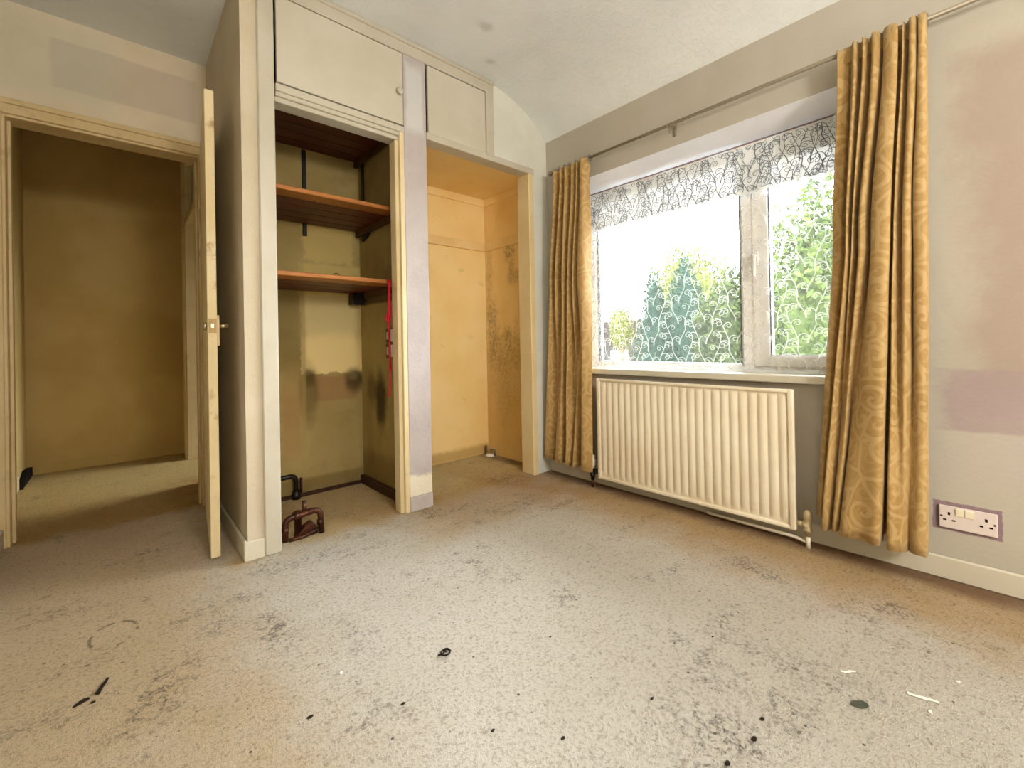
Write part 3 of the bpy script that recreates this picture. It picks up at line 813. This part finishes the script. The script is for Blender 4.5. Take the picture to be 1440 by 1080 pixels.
# rod
rod = thing('curtain_rod', 'thin metal curtain rod with a round end running above the window', 'curtain rod', (2.17, .7, 2.02))
bm = bmesh.new(); cyl(bm, (2.17, 1.985, 2.020), (2.17, -.45, 2.020), .0085, 14); obj('pole', bm, MC['rod'], rod, True)
for y, s in ((1.985, 1), (-.45, -1)):
    bm = bmesh.new(); lathe(bm, (2.17, y, 2.020), (0, s, 0), [(-.004, .010), (.003, .010), (.004, .006), (.008, .006), (.012, .013), (.020, .018), (.028, .017), (.035, .011), (.038, .003)], 18)
    obj('finial', bm, MC['rod'], rod, True)
for y in (1.948, 1.16, -.30):
    bm = bmesh.new(); box(bm, XW - .005, XW, y - .010, y + .010, 1.985, 2.045, .002)
    tube(bm, smooth_path([(XW, y, 2.028), (2.165, y, 2.028), (2.158, y, 2.012), (2.17, y, 2.008), (2.18, y, 2.012)], .008), .004, 8)
    cyl(bm, (XW - .06, y, 2.028), (XW - .058, y, 1.985), .0045, 8)
    obj('bracket', bm, MC['rod'], rod, True)

# =================================================================== RADIATOR
rad = thing('radiator', 'cream fluted panel radiator on the wall under the window', 'radiator', (2.15, 1.12, .06))
RY0, RY1, RZ0, RZ1 = .600, 1.635, .068, .668
xf = 2.138
bm = bmesh.new(); nf = 24; prof = []
y0, y1 = RY0 + .022, RY1 - .022; fw = (y1 - y0) / nf
for i in range(nf):
    b = y0 + i * fw
    prof += [(b, .008), (b + fw * .06, .007), (b + fw * .24, .001), (b + fw * .5, -.001), (b + fw * .76, .001), (b + fw * .94, .007)]
prof.append((y1, .008))
zz = [RZ0 + .016, RZ0 + .030, RZ0 + .050, RZ1 - .040, RZ1 - .024, RZ1 - .014]; dep = [1, .9, 0, 0, .9, 1]
g = []
for z, k in zip(zz, dep):
    g.append([bm.verts.new((xf + d * (1 - k) + .008 * k, y, z)) for y, d in prof])
for a, b in zip(g, g[1:]):
    for i in range(len(prof) - 1): bm.faces.new((a[i], b[i], b[i + 1], a[i + 1]))
obj('front_panel', bm, MC['radiator'], rad, True)
bm = bmesh.new()
box(bm, xf - .004, xf + .018, RY0, RY0 + .024, RZ0, RZ1, .005, 2); box(bm, xf - .004, xf + .018, RY1 - .024, RY1, RZ0, RZ1, .005, 2)
box(bm, xf - .0034, xf + .0174, RY0 + .0006, RY1 - .0006, RZ0 + .0006, RZ0 + .018, .005, 2); box(bm, xf - .0034, xf + .0174, RY0 + .0006, RY1 - .0006, RZ1 - .016, RZ1 - .0006, .005, 2)
obj('panel_rim', bm, MC['radiator'], rad, True)
bm = bmesh.new(); box(bm, xf + .014, xf + .030, RY0 + .004, RY1 - .004, RZ0 + .004, RZ1 - .004, .004)
obj('back_panel', bm, MC['radiator'], rad)
for y in (RY0 + .14, RY1 - .14):
    obj('wall_bracket', B(xf + .028, XW - .0002, y - .015, y + .015, RZ0 + .06, RZ1 - .10, .003), MC['radiator'], rad)
# right-hand valve with its tail pipe along the skirting
bm = bmesh.new(); yv = .562
cyl(bm, (2.158, RY0 + .004, .098), (2.158, yv + .012, .098), .011, 14); cyl(bm, (2.158, RY0 - .022, .098), (2.158, RY0 - .040, .098), .017, 6)
lathe(bm, (2.158, yv, .052), (0, 0, 1), [(0, .012), (.018, .012), (.020, .017), (.030, .017), (.032, .013), (.070, .014), (.078, .016), (.098, .015), (.106, .010), (.110, .004)], 16)
obj('valve', bm, MC['brass'], rad, True)
bm = bmesh.new(); tube(bm, smooth_path([(2.158, yv, .056), (2.158, yv, .0)], .02), .0085, 12)
tube(bm, smooth_path([(2.168, yv + .008, .022), (2.180, .62, .026), (2.185, 1.0, .024)], .02), .0075, 10)
obj('pipe', bm, MC['trv'], rad, True)
bm = bmesh.new(); yv = 1.692
cyl(bm, (2.158, RY1 - .004, .100), (2.158, yv - .006, .100), .011, 14); cyl(bm, (2.158, RY1 + .014, .100), (2.158, RY1 + .030, .100), .016, 6)
lathe(bm, (2.158, yv, .045), (0, 0, 1), [(0, .011), (.02, .012), (.022, .016), (.040, .016), (.042, .013), (.078, .013)], 14)
v = obj('valve', bm, MC['black_iron'], rad, True)
bm = bmesh.new(); lathe(bm, (2.158, yv, .118), (0, 0, 1), [(0, .016), (.012, .018), (.014, .0205), (.052, .0205), (.056, .017), (.074, .017), (.078, .012)], 18)
obj('thermostat_head', bm, MC['trv'], v, True)
bm = bmesh.new(); cyl(bm, (2.158, yv, .05), (2.158, yv, 0), .0085, 12)
obj('pipe', bm, MC['copper'], rad, True)

# =================================================================== SOCKET
sk = thing('double_socket', 'lilac-white double wall socket with two switches above the skirting', 'socket', (XW, .098, .229))
SY, SZ = .095, .228
bm = bmesh.new(); box(bm, XW - .010, XW, SY - .073, SY + .073, SZ - .040, SZ + .040, .003, 2)
pl = obj('plate', bm, MC['socket'], sk)
for y in (SY + .018, SY - .006):
    bm = bmesh.new(); prism(bm, [(XW - .009, SZ + .008), (XW - .0125, SZ + .010), (XW - .0155, SZ + .034), (XW - .009, SZ + .036)], 'y', y - .0105, y + .0105)
    obj('switch', bm, MC['switch'], sk)
for yc in (SY + .046, SY - .046):
    for (dy, dz, hy, hz) in ((0, .013, .0032, .0052), (.0115, -.010, .0045, .0025), (-.0115, -.010, .0045, .0025)):
        obj('pin_hole', B(XW - .0108, XW - .0098, yc + dy - hy, yc + dy + hy, SZ + dz - hz, SZ + dz + hz), MC['hole'], sk)
for y in (SY + .066, SY - .066):
    bm = bmesh.new(); lathe(bm, (XW - .010, y, SZ + .002), (-1, 0, 0), [(-.001, .0035), (.0008, .0035), (.0015, .002)], 10)
    obj('screw', bm, MC['plate'], sk, True)

# =================================================================== CUPBOARD CONTENTS
def shelf(label, z, yf, yb_, x0, x1, n, tilt=0., top=False):
    t = thing('shelf', label, 'shelf', ((x0 + x1) / 2, (yf + yb_) / 2, z), 'plank shelves in the open cupboard')
    w = (yb_ - yf) / n
    for k in range(n):
        a = yf + k * w; rise = tilt * (k + .5)
        obj('plank', B(x0, x1, a + (.003 if k else 0), a + w - .003, z - .022 + rise, z + rise, .003), MC['wood_edge'] if (k == 0 and not top) else MC['wood'], t)
    obj('batten', B(x1 - .022, x1 - .001, yf + .03, yb_, z - .058, z - .0225, .002), MC['batten'], t)
    obj('batten', B(x0 + .001, x0 + .022, yf + .03, yb_, z - .058, z - .0225, .002), MC['batten'], t)
    return t
shelf('dark red-brown plank shelf at the very top of the open cupboard', 2.105, 2.205, 2.80, .463, 1.175, 6, top=True)
shelf('reddish brown plank shelf in the cupboard, the middle one of three', 1.652, 2.235, 2.79, .463, 1.175, 5)
shelf('lowest brown plank shelf in the cupboard with a red strap at its end', 1.247, 2.225, 2.79, .463, 1.188, 4)
def upright(label, x, y, z0, z1, side):
    t = thing('shelf_upright', label, 'bracket', (x, y, z0))
    if side: obj('rail', B(x, x + .012, y - .014, y + .014, z0, z1, .002), MC['black_steel'], t)
    else: obj('rail', B(x - .012, x + .012, y - .012, y, z0, z1, .002), MC['black_steel'], t)
    for zs in ((1.628,) if side else ()):
        bm = bmesh.new(); yy = y - (.016 if side else .013)
        prism(bm, [(yy - .14, zs + .001), (yy, zs + .001), (yy, zs - .065), (yy - .05, zs - .055), (yy - .14, zs - .012)], 'x', x - .006, x + .006)
        obj('arm', bm, MC['black_steel'], t)
    return t
upright('black steel shelf upright on the left of the cupboard back wall', .848, YB, 1.56, 2.08, False)
upright('black steel shelf upright in the back right corner of the cupboard', 1.177, 2.735, 1.56, 2.08, True)
# block under the lowest shelf
bm = bmesh.new(); box(bm, 1.10, 1.164, 2.70, 2.79, 1.15, 1.2235, .006); tag(obj('corner_block', bm, MC['black_iron']), 'dark wooden block under the back right corner of the lowest shelf', 'block')
bm = bmesh.new()
tube(bm, [(.86 + .012 * math.cos(a), 2.33 + .004 * a, 1.2485 + .014 + .012 * math.sin(a)) for a in [q * .5 - 1.5 for q in range(15)]], .0018, 6)
tag(obj('cup_hook', bm, MC['black_iron'], smooth=True), 'small curled dark wire hook lying on the lowest cupboard shelf', 'hook')

# red strap
bm = bmesh.new()
def strap(pts, w, t=.0015):
    sp = catmull(pts, 40); pv = None
    for i, p in enumerate(sp):
        ww = w * (.9 + .2 * mnoise.noise(Vector((i * .2, 0, 0))))
        tw = .5 * math.sin(i * .12)
        a = [bm.verts.new((p[0] + sx * ww * math.cos(tw) - sy_ * t * math.sin(tw), p[1] + sx * ww * math.sin(tw) + sy_ * t, p[2])) for sx, sy_ in ((-1, -1), (1, -1), (1, 1), (-1, 1))]
        if pv:
            for k in range(4): bm.faces.new((pv[k], pv[(k + 1) % 4], a[(k + 1) % 4], a[k]))
        else: bm.faces.new(a)
        pv = a
    bm.faces.new(pv[::-1])
strap([(1.092, 2.219, 1.250), (1.092, 2.208, 1.235), (1.092, 2.207, 1.15), (1.087, 2.207, 1.07), (1.075, 2.206, 1.045), (1.083, 2.206, 1.015), (1.093, 2.206, 1.05), (1.091, 2.205, 1.14), (1.094, 2.203, 1.235)], .0085)
strap([(1.086, 2.201, 1.05), (1.085, 2.201, .95), (1.086, 2.201, .86), (1.085, 2.201, .78), (1.083, 2.200, .68), (1.079, 2.199, .635), (1.073, 2.199, .615)], .005)
strap([(1.090, 2.204, 1.04), (1.089, 2.204, .90), (1.092, 2.204, .80), (1.095, 2.204, .755)], .004)
tag(obj('red_strap', bm, MC['red'], smooth=True), 'red webbing strap hanging from the lowest shelf at the right of the cupboard', 'strap')
for i, (z, lb) in enumerate(((.947, 'upper small brown wall plate with a pale centre behind the red strap'), (.858, 'lower small brown wall plate with a pale centre behind the red strap'))):
    t = thing('wall_plate', lb, 'wall plate', (1.19, 2.36, z))
    obj('frame', B(1.178, 1.1898, 2.335, 2.435, z - .042, z + .042, .003), MC['plate'], t)
    obj('insert', B(1.175, 1.1785, 2.400, 2.420, z - .024, z + .022, .001), MC['plate_mid'], t)
    obj('insert', B(1.175, 1.1785, 2.345, 2.366, z - .036, z + .036, .001), MC['paper'], t)

# pipes
bm = bmesh.new()
tube(bm, smooth_path([(.463, YB - .03, .128), (.768, YB - .03, .138), (.768, YB - .03, .0)], .035), .013, 12)
pb = tag(obj('black_pipe', bm, MC['black_iron'], smooth=True), 'black pipe bending down to the floor at the back of the cupboard', 'pipe')
bm = bmesh.new(); lathe(bm, (.768, YB - .03, 0), (0, 0, 1), [(0, .024), (.03, .024), (.036, .018), (.05, .018)], 14)
obj('collar', bm, MC['black_iron'], pb, True)
bm = bmesh.new(); cyl(bm, (.800, YB - .02, .03), (.800, YB - .02, .115), .007, 8); obj('stub_pipe', bm, MC['copper'], pb, True)

pv_ = thing('copper_pipe_loop', 'tarnished copper pipe loop with a stopcock on the cupboard floor', 'pipe', (.65, 2.22, 0))
E1, E2 = Vector((.560, 2.205, 0)), Vector((.712, 2.195, 0))
bm = bmesh.new(); tube(bm, smooth_path([E1, E1 + Vector((0, 0, .100)), E2 + Vector((0, 0, .115)), E2 + Vector((.004, -.004, .0))], .034), .0135, 14)
lp = obj('loop', bm, MC['copper'], pv_, True)
for p, ax in ((E1 + Vector((0, 0, .050)), (0, 0, 1)), (E2 + Vector((0, 0, .052)), (0, 0, 1)), (E1 + Vector((.048, -.003, .1035)), (1, 0, .09)), (E2 + Vector((-.045, .003, .111)), (1, 0, .09))):
    bm = bmesh.new(); lathe(bm, p, ax, [(-.012, .0155), (.012, .0155)], 14); obj('joint', bm, MC['copper'], lp, True)
bm = bmesh.new(); mid = Vector((.622, 2.232, 0))
lathe(bm, mid, (0, 0, 1), [(0, .016), (.085, .016), (.088, .026), (.110, .026), (.114, .018), (.118, .010)], 16); cyl(bm, mid + Vector((.03, .004, .085)), mid + Vector((.03, .004, .155)), .011, 12)
cyl(bm, mid + Vector((.03, .004, .09)), mid + Vector((0, 0, .09)), .011, 10)
obj('stopcock', bm, MC['copper'], pv_, True)
bm = bmesh.new(); prism(bm, [(.60, 0), (.70, 0), (.702, .030), (.675, .062), (.645, .050), (.61, .014)], 'y', 2.190, 2.235)
bmesh.ops.bevel(bm, geom=list(bm.edges), offset=.004, segments=1, affect='EDGES')
obj('valve_body', bm, MC['copper'], pv_)
bm = bmesh.new(); tube(bm, smooth_path([(.570, 2.185, .008), (.63, 2.178, .010), (.70, 2.186, .024)], .02), .009, 10); obj('lower_pipe', bm, MC['copper'], pv_, True)

# capped pipe ends in the alcove corner
t = thing('pipe_stub', 'small capped pipe with white plaster in the alcove corner by the floor', 'pipe', (2.20, 2.76, 0))
bm = bmesh.new(); tube(bm, smooth_path([(2.185, 2.775, 0), (2.185, 2.772, .075)], .01), .009, 10); tube(bm, smooth_path([(2.21, 2.70, 0), (2.212, 2.70, .045), (2.190, 2.73, .050)], .015), .008, 10)
obj('pipe_end', bm, plain('grey_painted_pipe', '7c6c58', .5, .3, var='52483c'), t, True)
bm = bmesh.new(); bmesh.ops.create_icosphere(bm, subdivisions=2, radius=1)
for v in bm.verts:
    k = 1 + .35 * mnoise.noise(v.co * 2.3); v.co = Vector((2.19 + v.co.x * .035 * k, 2.735 + v.co.y * .045 * k, max(0, v.co.z * .018 * k)))
obj('plaster_lump', bm, MC['paper'], t, True)

# =================================================================== DEBRIS ON THE CARPET
def flake(name, pts, th, mat, label, cat, group=None, z=0.001):
    bm = bmesh.new(); prism(bm, pts, 'z', z, z + th)
    cx = sum(p[0] for p in pts) / len(pts)
    for v in bm.verts: v.co.z += .004 * abs(mnoise.noise(v.co * 60))
    return tag(obj(name, bm, mat), label, cat, group)
def blob(cx, cy, a, b, rot, n=12, jag=.15, seed=0):
    r = random.Random(seed); out = []
    for i in range(n):
        t = 2 * PI * i / n; k = 1 + r.uniform(-jag, jag)
        x, y = a * k * math.cos(t), b * k * math.sin(t); out.append((cx + x * math.cos(rot) - y * math.sin(rot), cy + x * math.sin(rot) + y * math.cos(rot)))
    return out
def strip(pts, w, seed=0):
    r = random.Random(seed); L, Rr = [], []
    for i, p in enumerate(pts):
        a = Vector(pts[max(i - 1, 0)]); b = Vector(pts[min(i + 1, len(pts) - 1)]); d = (b - a).normalized(); n = Vector((-d.y, d.x))
        ww = w * r.uniform(.6, 1.2); L.append(tuple(Vector(p) + n * ww)); Rr.append(tuple(Vector(p) - n * ww))
    return L + Rr[::-1]
flake('leaf', blob(1.320, .244, .020, .011, -.75, 14, .06, 3), .002, MC['grey_leaf'], 'dark grey oval leaf lying on the carpet in front', 'leaf')
flake('paper_scrap', strip([(1.417, .302), (1.424, .291), (1.436, .284), (1.444, .274)], .0042, 4), .001, MC['paper'], 'small white paper scrap on the carpet, nearer the room centre', 'paper scrap')
flake('paper_scrap', strip([(1.447, .172), (1.450, .160), (1.455, .145), (1.461, .132), (1.464, .118)], .0040, 5), .001, MC['paper'], 'longer torn white paper strip on the carpet at the right', 'paper scrap')
for x, y, sz, lb in ((1.588, .090, .0065, 'tiny white paper flake on the carpet, the one nearest the socket wall at the right'), (1.414, .128, .006, 'tiny white paper flake just in front of the longer torn paper strip'),
                     (1.591, .375, .006, 'tiny white paper flake farther back on the carpet towards the right-hand curtain'), (.441, 1.212, .006, 'small white flake on the carpet near the left of the room')):
    flake('paper_flake', blob(x, y, sz, sz * .6, x * 9, 7, .3, int(x * 100)), .001, MC['paper'], lb, 'paper scrap', 'white flakes on the carpet')
flake('stick', strip([(-.050, 1.571), (-.046, 1.585), (-.042, 1.598), (-.036, 1.612), (-.031, 1.628)], .0042, 6), .004, MC['dark_bit'], 'thin black stick lying on the carpet at the left', 'stick')
bm = bmesh.new(); r = random.Random(5)
for (x, y, s) in ((-.084, 1.562, .007), (-.077, 1.566, .008), (-.070, 1.568, .007), (-.074, 1.572, .006), (-.058, 1.546, .005), (-.090, 1.560, .005)):
    rr = bmesh.ops.create_icosphere(bm, subdivisions=1, radius=s)
    for v in rr['verts']: v.co = Vector((x + v.co.x * r.uniform(.8, 1.5), y + v.co.y, s * .35 + v.co.z * .35))
tag(obj('soil_clump', bm, MC['dark_bit']), 'black crumbly clump beside the thin black stick on the carpet', 'debris')
bm = bmesh.new()
tube(bm, [(.688 + .017 * (1 - q / 40) * math.cos(q * .42) + .001 * q * .1, 1.077 + .017 * (1 - q / 40) * math.sin(q * .42), .004 + .0004 * q) for q in range(26)], .0022, 6)
tube(bm, [(.668 + .004 * q, 1.086 - .003 * math.sin(q * .6), .004) for q in range(6)], .002, 6)
tag(obj('wire_curl', bm, MC['dark_bit'], smooth=True), 'small dark curled piece of wire in the middle of the carpet', 'wire')
crumbs = [(.515, 1.004, .007, 'beside the wire curl, towards the left'), (.629, .794, .006, 'in front of the wire curl'), (.732, .671, .007, 'farther in front of the wire curl, near the picture bottom'), (.975, .594, .0065, 'to the right of the wire curl'),
          (1.108, .388, .008, 'left of the grey oval leaf'), (1.038, .382, .010, 'on the big grimy patch in front, the largest crumb there'), (.939, .398, .009, 'at the front edge of the big grimy patch'),
          (.332, 1.121, .008, 'alone on the left half of the carpet'), (.960, .924, .005, 'between the wire curl and the radiator'), (1.311, .592, .005, 'between the grey leaf and the radiator')]
for i, (x, y, s, wh) in enumerate(crumbs):
    bm = bmesh.new(); bmesh.ops.create_icosphere(bm, subdivisions=1, radius=1)
    r = random.Random(i + 20)
    for v in bm.verts: v.co = Vector((x + v.co.x * s * r.uniform(.7, 1.3), y + v.co.y * s * .6 * r.uniform(.7, 1.3), s * .22 + v.co.z * s * .22))
    tag(obj('crumb', bm, MC['dark_bit']), 'dark crumb on the carpet ' + wh, 'debris', 'dark crumbs on the carpet')

# =================================================================== OUTSIDE
GZ = -2.7
struct('ground', B(2.55, 70, -40, 60, GZ - .1, GZ), paint('pale_bounce_ground', '9c988e', '8c887e', .9, .1))  # unseen ground, made pale to bounce daylight up through the window
def tree(name, label, cat, c, rad, n, leaf, shape, mats, trunk_h, seed, group=None):
    t = thing(name, label, cat, (c[0], c[1], GZ), group)
    r = random.Random(seed); bm = bmesh.new()
    for _ in range(n):
        th = r.uniform(0, 2 * PI); k = r.uniform(.72, 1.0) if r.random() < .8 else r.uniform(.3, .7)
        if shape == 'cone':
            hgt = 1 - math.sqrt(r.random()); R_ = (1 - hgt) ** .8 * (1 + .10 * math.sin(th * 5 + hgt * 17)) + .02
            p = Vector((rad[0] * R_ * k * math.cos(th), rad[1] * R_ * k * math.sin(th), rad[2] * (2 * hgt - 1)))
        else:
            ph = math.acos(r.uniform(-1, 1)); d = Vector((math.sin(ph) * math.cos(th), math.sin(ph) * math.sin(th), math.cos(ph)))
            lump = 1 + .28 * mnoise.noise(d * 2.2 + Vector((seed, 0, 0))) + .14 * mnoise.noise(d * 5.5 + Vector((0, seed, 0)))
            p = Vector((d.x * rad[0], d.y * rad[1], d.z * rad[2])) * k * lump
        p += Vector(c)
        s = leaf * r.uniform(.6, 1.4)
        a = Vector((r.gauss(0, 1), r.gauss(0, 1), r.gauss(0, .6))).normalized(); b = a.orthogonal().normalized()
        q = Matrix.Rotation(r.uniform(0, 6.28), 3, a); b = q @ b; e = a.cross(b) * .45
        vs = [bm.verts.new(p + v) for v in (b * s, e * s, -b * s, -e * s)]
        bm.faces.new(vs)
    obj('foliage', bm, mats, t)
    bm = bmesh.new(); bmesh.ops.create_icosphere(bm, subdivisions=3, radius=1)
    for v in bm.verts:
        if shape == 'cone':
            h = (v.co.z + 1) / 2; rr = math.hypot(v.co.x, v.co.y) or 1e-6; kk = (1 - h) ** .8 * .72
            v.co = Vector((v.co.x / rr * kk * rad[0] if rr > 1e-5 else 0, v.co.y / rr * kk * rad[1] if rr > 1e-5 else 0, v.co.z * rad[2] * .94)) + Vector(c)
        else:
            d = v.co.copy(); v.co = Vector((d.x * rad[0], d.y * rad[1], d.z * rad[2])) * (.68 + .2 * mnoise.noise(d * 2.2 + Vector((seed, 0, 0)))) + Vector(c)
    obj('inner_foliage', bm, mats, t, True)
    bm = bmesh.new(); tube(bm, [(c[0], c[1], GZ), (c[0], c[1], c[2])], [.16, .08], 8); obj('trunk', bm, MC['bark'], t, True)
    return t
MC['bark'] = plain('bark', '4a3b2c', .9, .1)
conif = leaf_mat('conifer_needles', '18291f', '101f19'); bush = leaf_mat('yellow_green_leaves', '4f5126', '353e1c'); lime = leaf_mat('lime_leaves', '3a461e', '242f15'); dk = leaf_mat('mid_green_leaves', '30391c', '1e2814')
D = 11.0
def at(dx, dy, dist): return dx * dist, dy * dist
x, y = at(.878, .478, 10.4)
tree('conifer', 'dark blue-green conifer outside, its lower pointed top on the left', 'tree', (x - .08, y + .30, -.30), (1.17, 1.17, 2.85), 17000, .045, 'cone', conif, 0, 1)
x, y = at(.8925, .451, 15.)
tree('conifer', 'taller blue-green conifer outside, just right of the lower pointed top', 'tree', (x, y - .05, -.05), (1.9, 1.9, 3.75), 20000, .055, 'cone', conif, 0, 6)
x, y = at(.898, .441, 21.)
tree('leafy_tree', 'pale yellow-green tree rising behind the conifers outside', 'tree', (x, y, 2.3), (1.8, 1.8, 2.9), 9000, .085, 'ball', bush, 0, 2)
x, y = at(.934, .356, 11.)
tree('leafy_tree', 'mid-green bushy tree seen beside the window mullion outside', 'tree', (x, y, .35), (.95, .95, 2.1), 11000, .065, 'ball', dk, 0, 3)
x, y = at(.979, .205, 8.2)
tree('leafy_tree', 'tall bright lime-green tree filling the right-hand casement outside', 'tree', (x, y, .6), (1.1, 1.1, 2.7), 17000, .055, 'ball', lime, 0, 4)
x, y = at(.8275, .5615, 21)
tree('leafy_tree', 'small yellow-green bush in front of the house roof outside', 'tree', (x, y, 1.5), (.55, .55, 1.0), 2500, .07, 'ball', bush, 0, 5)

hs = thing('house', 'pale house with a grey-brown tiled roof far outside on the left', 'house', (24., 17.6, GZ))
hx, hy = at(.801, .598, 29.)
bm = bmesh.new(); box(bm, hx, hx + 6, hy - 3.6, hy + 6, GZ, .95); hw = obj('wall', bm, paint('pale_render', '24221f', '201e1c', .9, .1), hs)
bm = bmesh.new(); prism(bm, [(hx - .4, .9), (hx + 3, 2.35), (hx + 6.4, .9)], 'y', hy - 2.2, hy + 6.3)
roof_m = M('roof_tiles', .95, .0); wv = roof_m.new('ShaderNodeTexBrick'); wv.inputs['Scale'].default_value = 2.2; roof_m.put(wv.inputs['Vector'], roof_m.vmul(roof_m.co(), (2., 1., 1.)))
roof_m.put(wv.inputs['Color1'], '1c1815'); roof_m.put(wv.inputs['Color2'], '171411'); roof_m.put(wv.inputs['Mortar'], '0f0d0b'); roof_m.color(wv.outputs['Color'])
obj('roof', bm, roof_m, hs)
for yy in (hy - 1.4, hy + .9):
    f = obj('window', B(hx - .05, hx + .05, yy - .6, yy + .6, -.75, .35, .01), MC['upvc'], hs)
    obj('pane', B(hx - .07, hx - .04, yy - .52, yy - .03, -.68, .28), plain('dark_window_glass', '4a5560', .1, .5), f)
    obj('pane', B(hx - .07, hx - .04, yy + .03, yy + .52, -.68, .28), plain('dark_window_glass', '4a5560', .1, .5), f)
for o in list(bpy.data.objects):
    if '_o' in o: del o['_o']
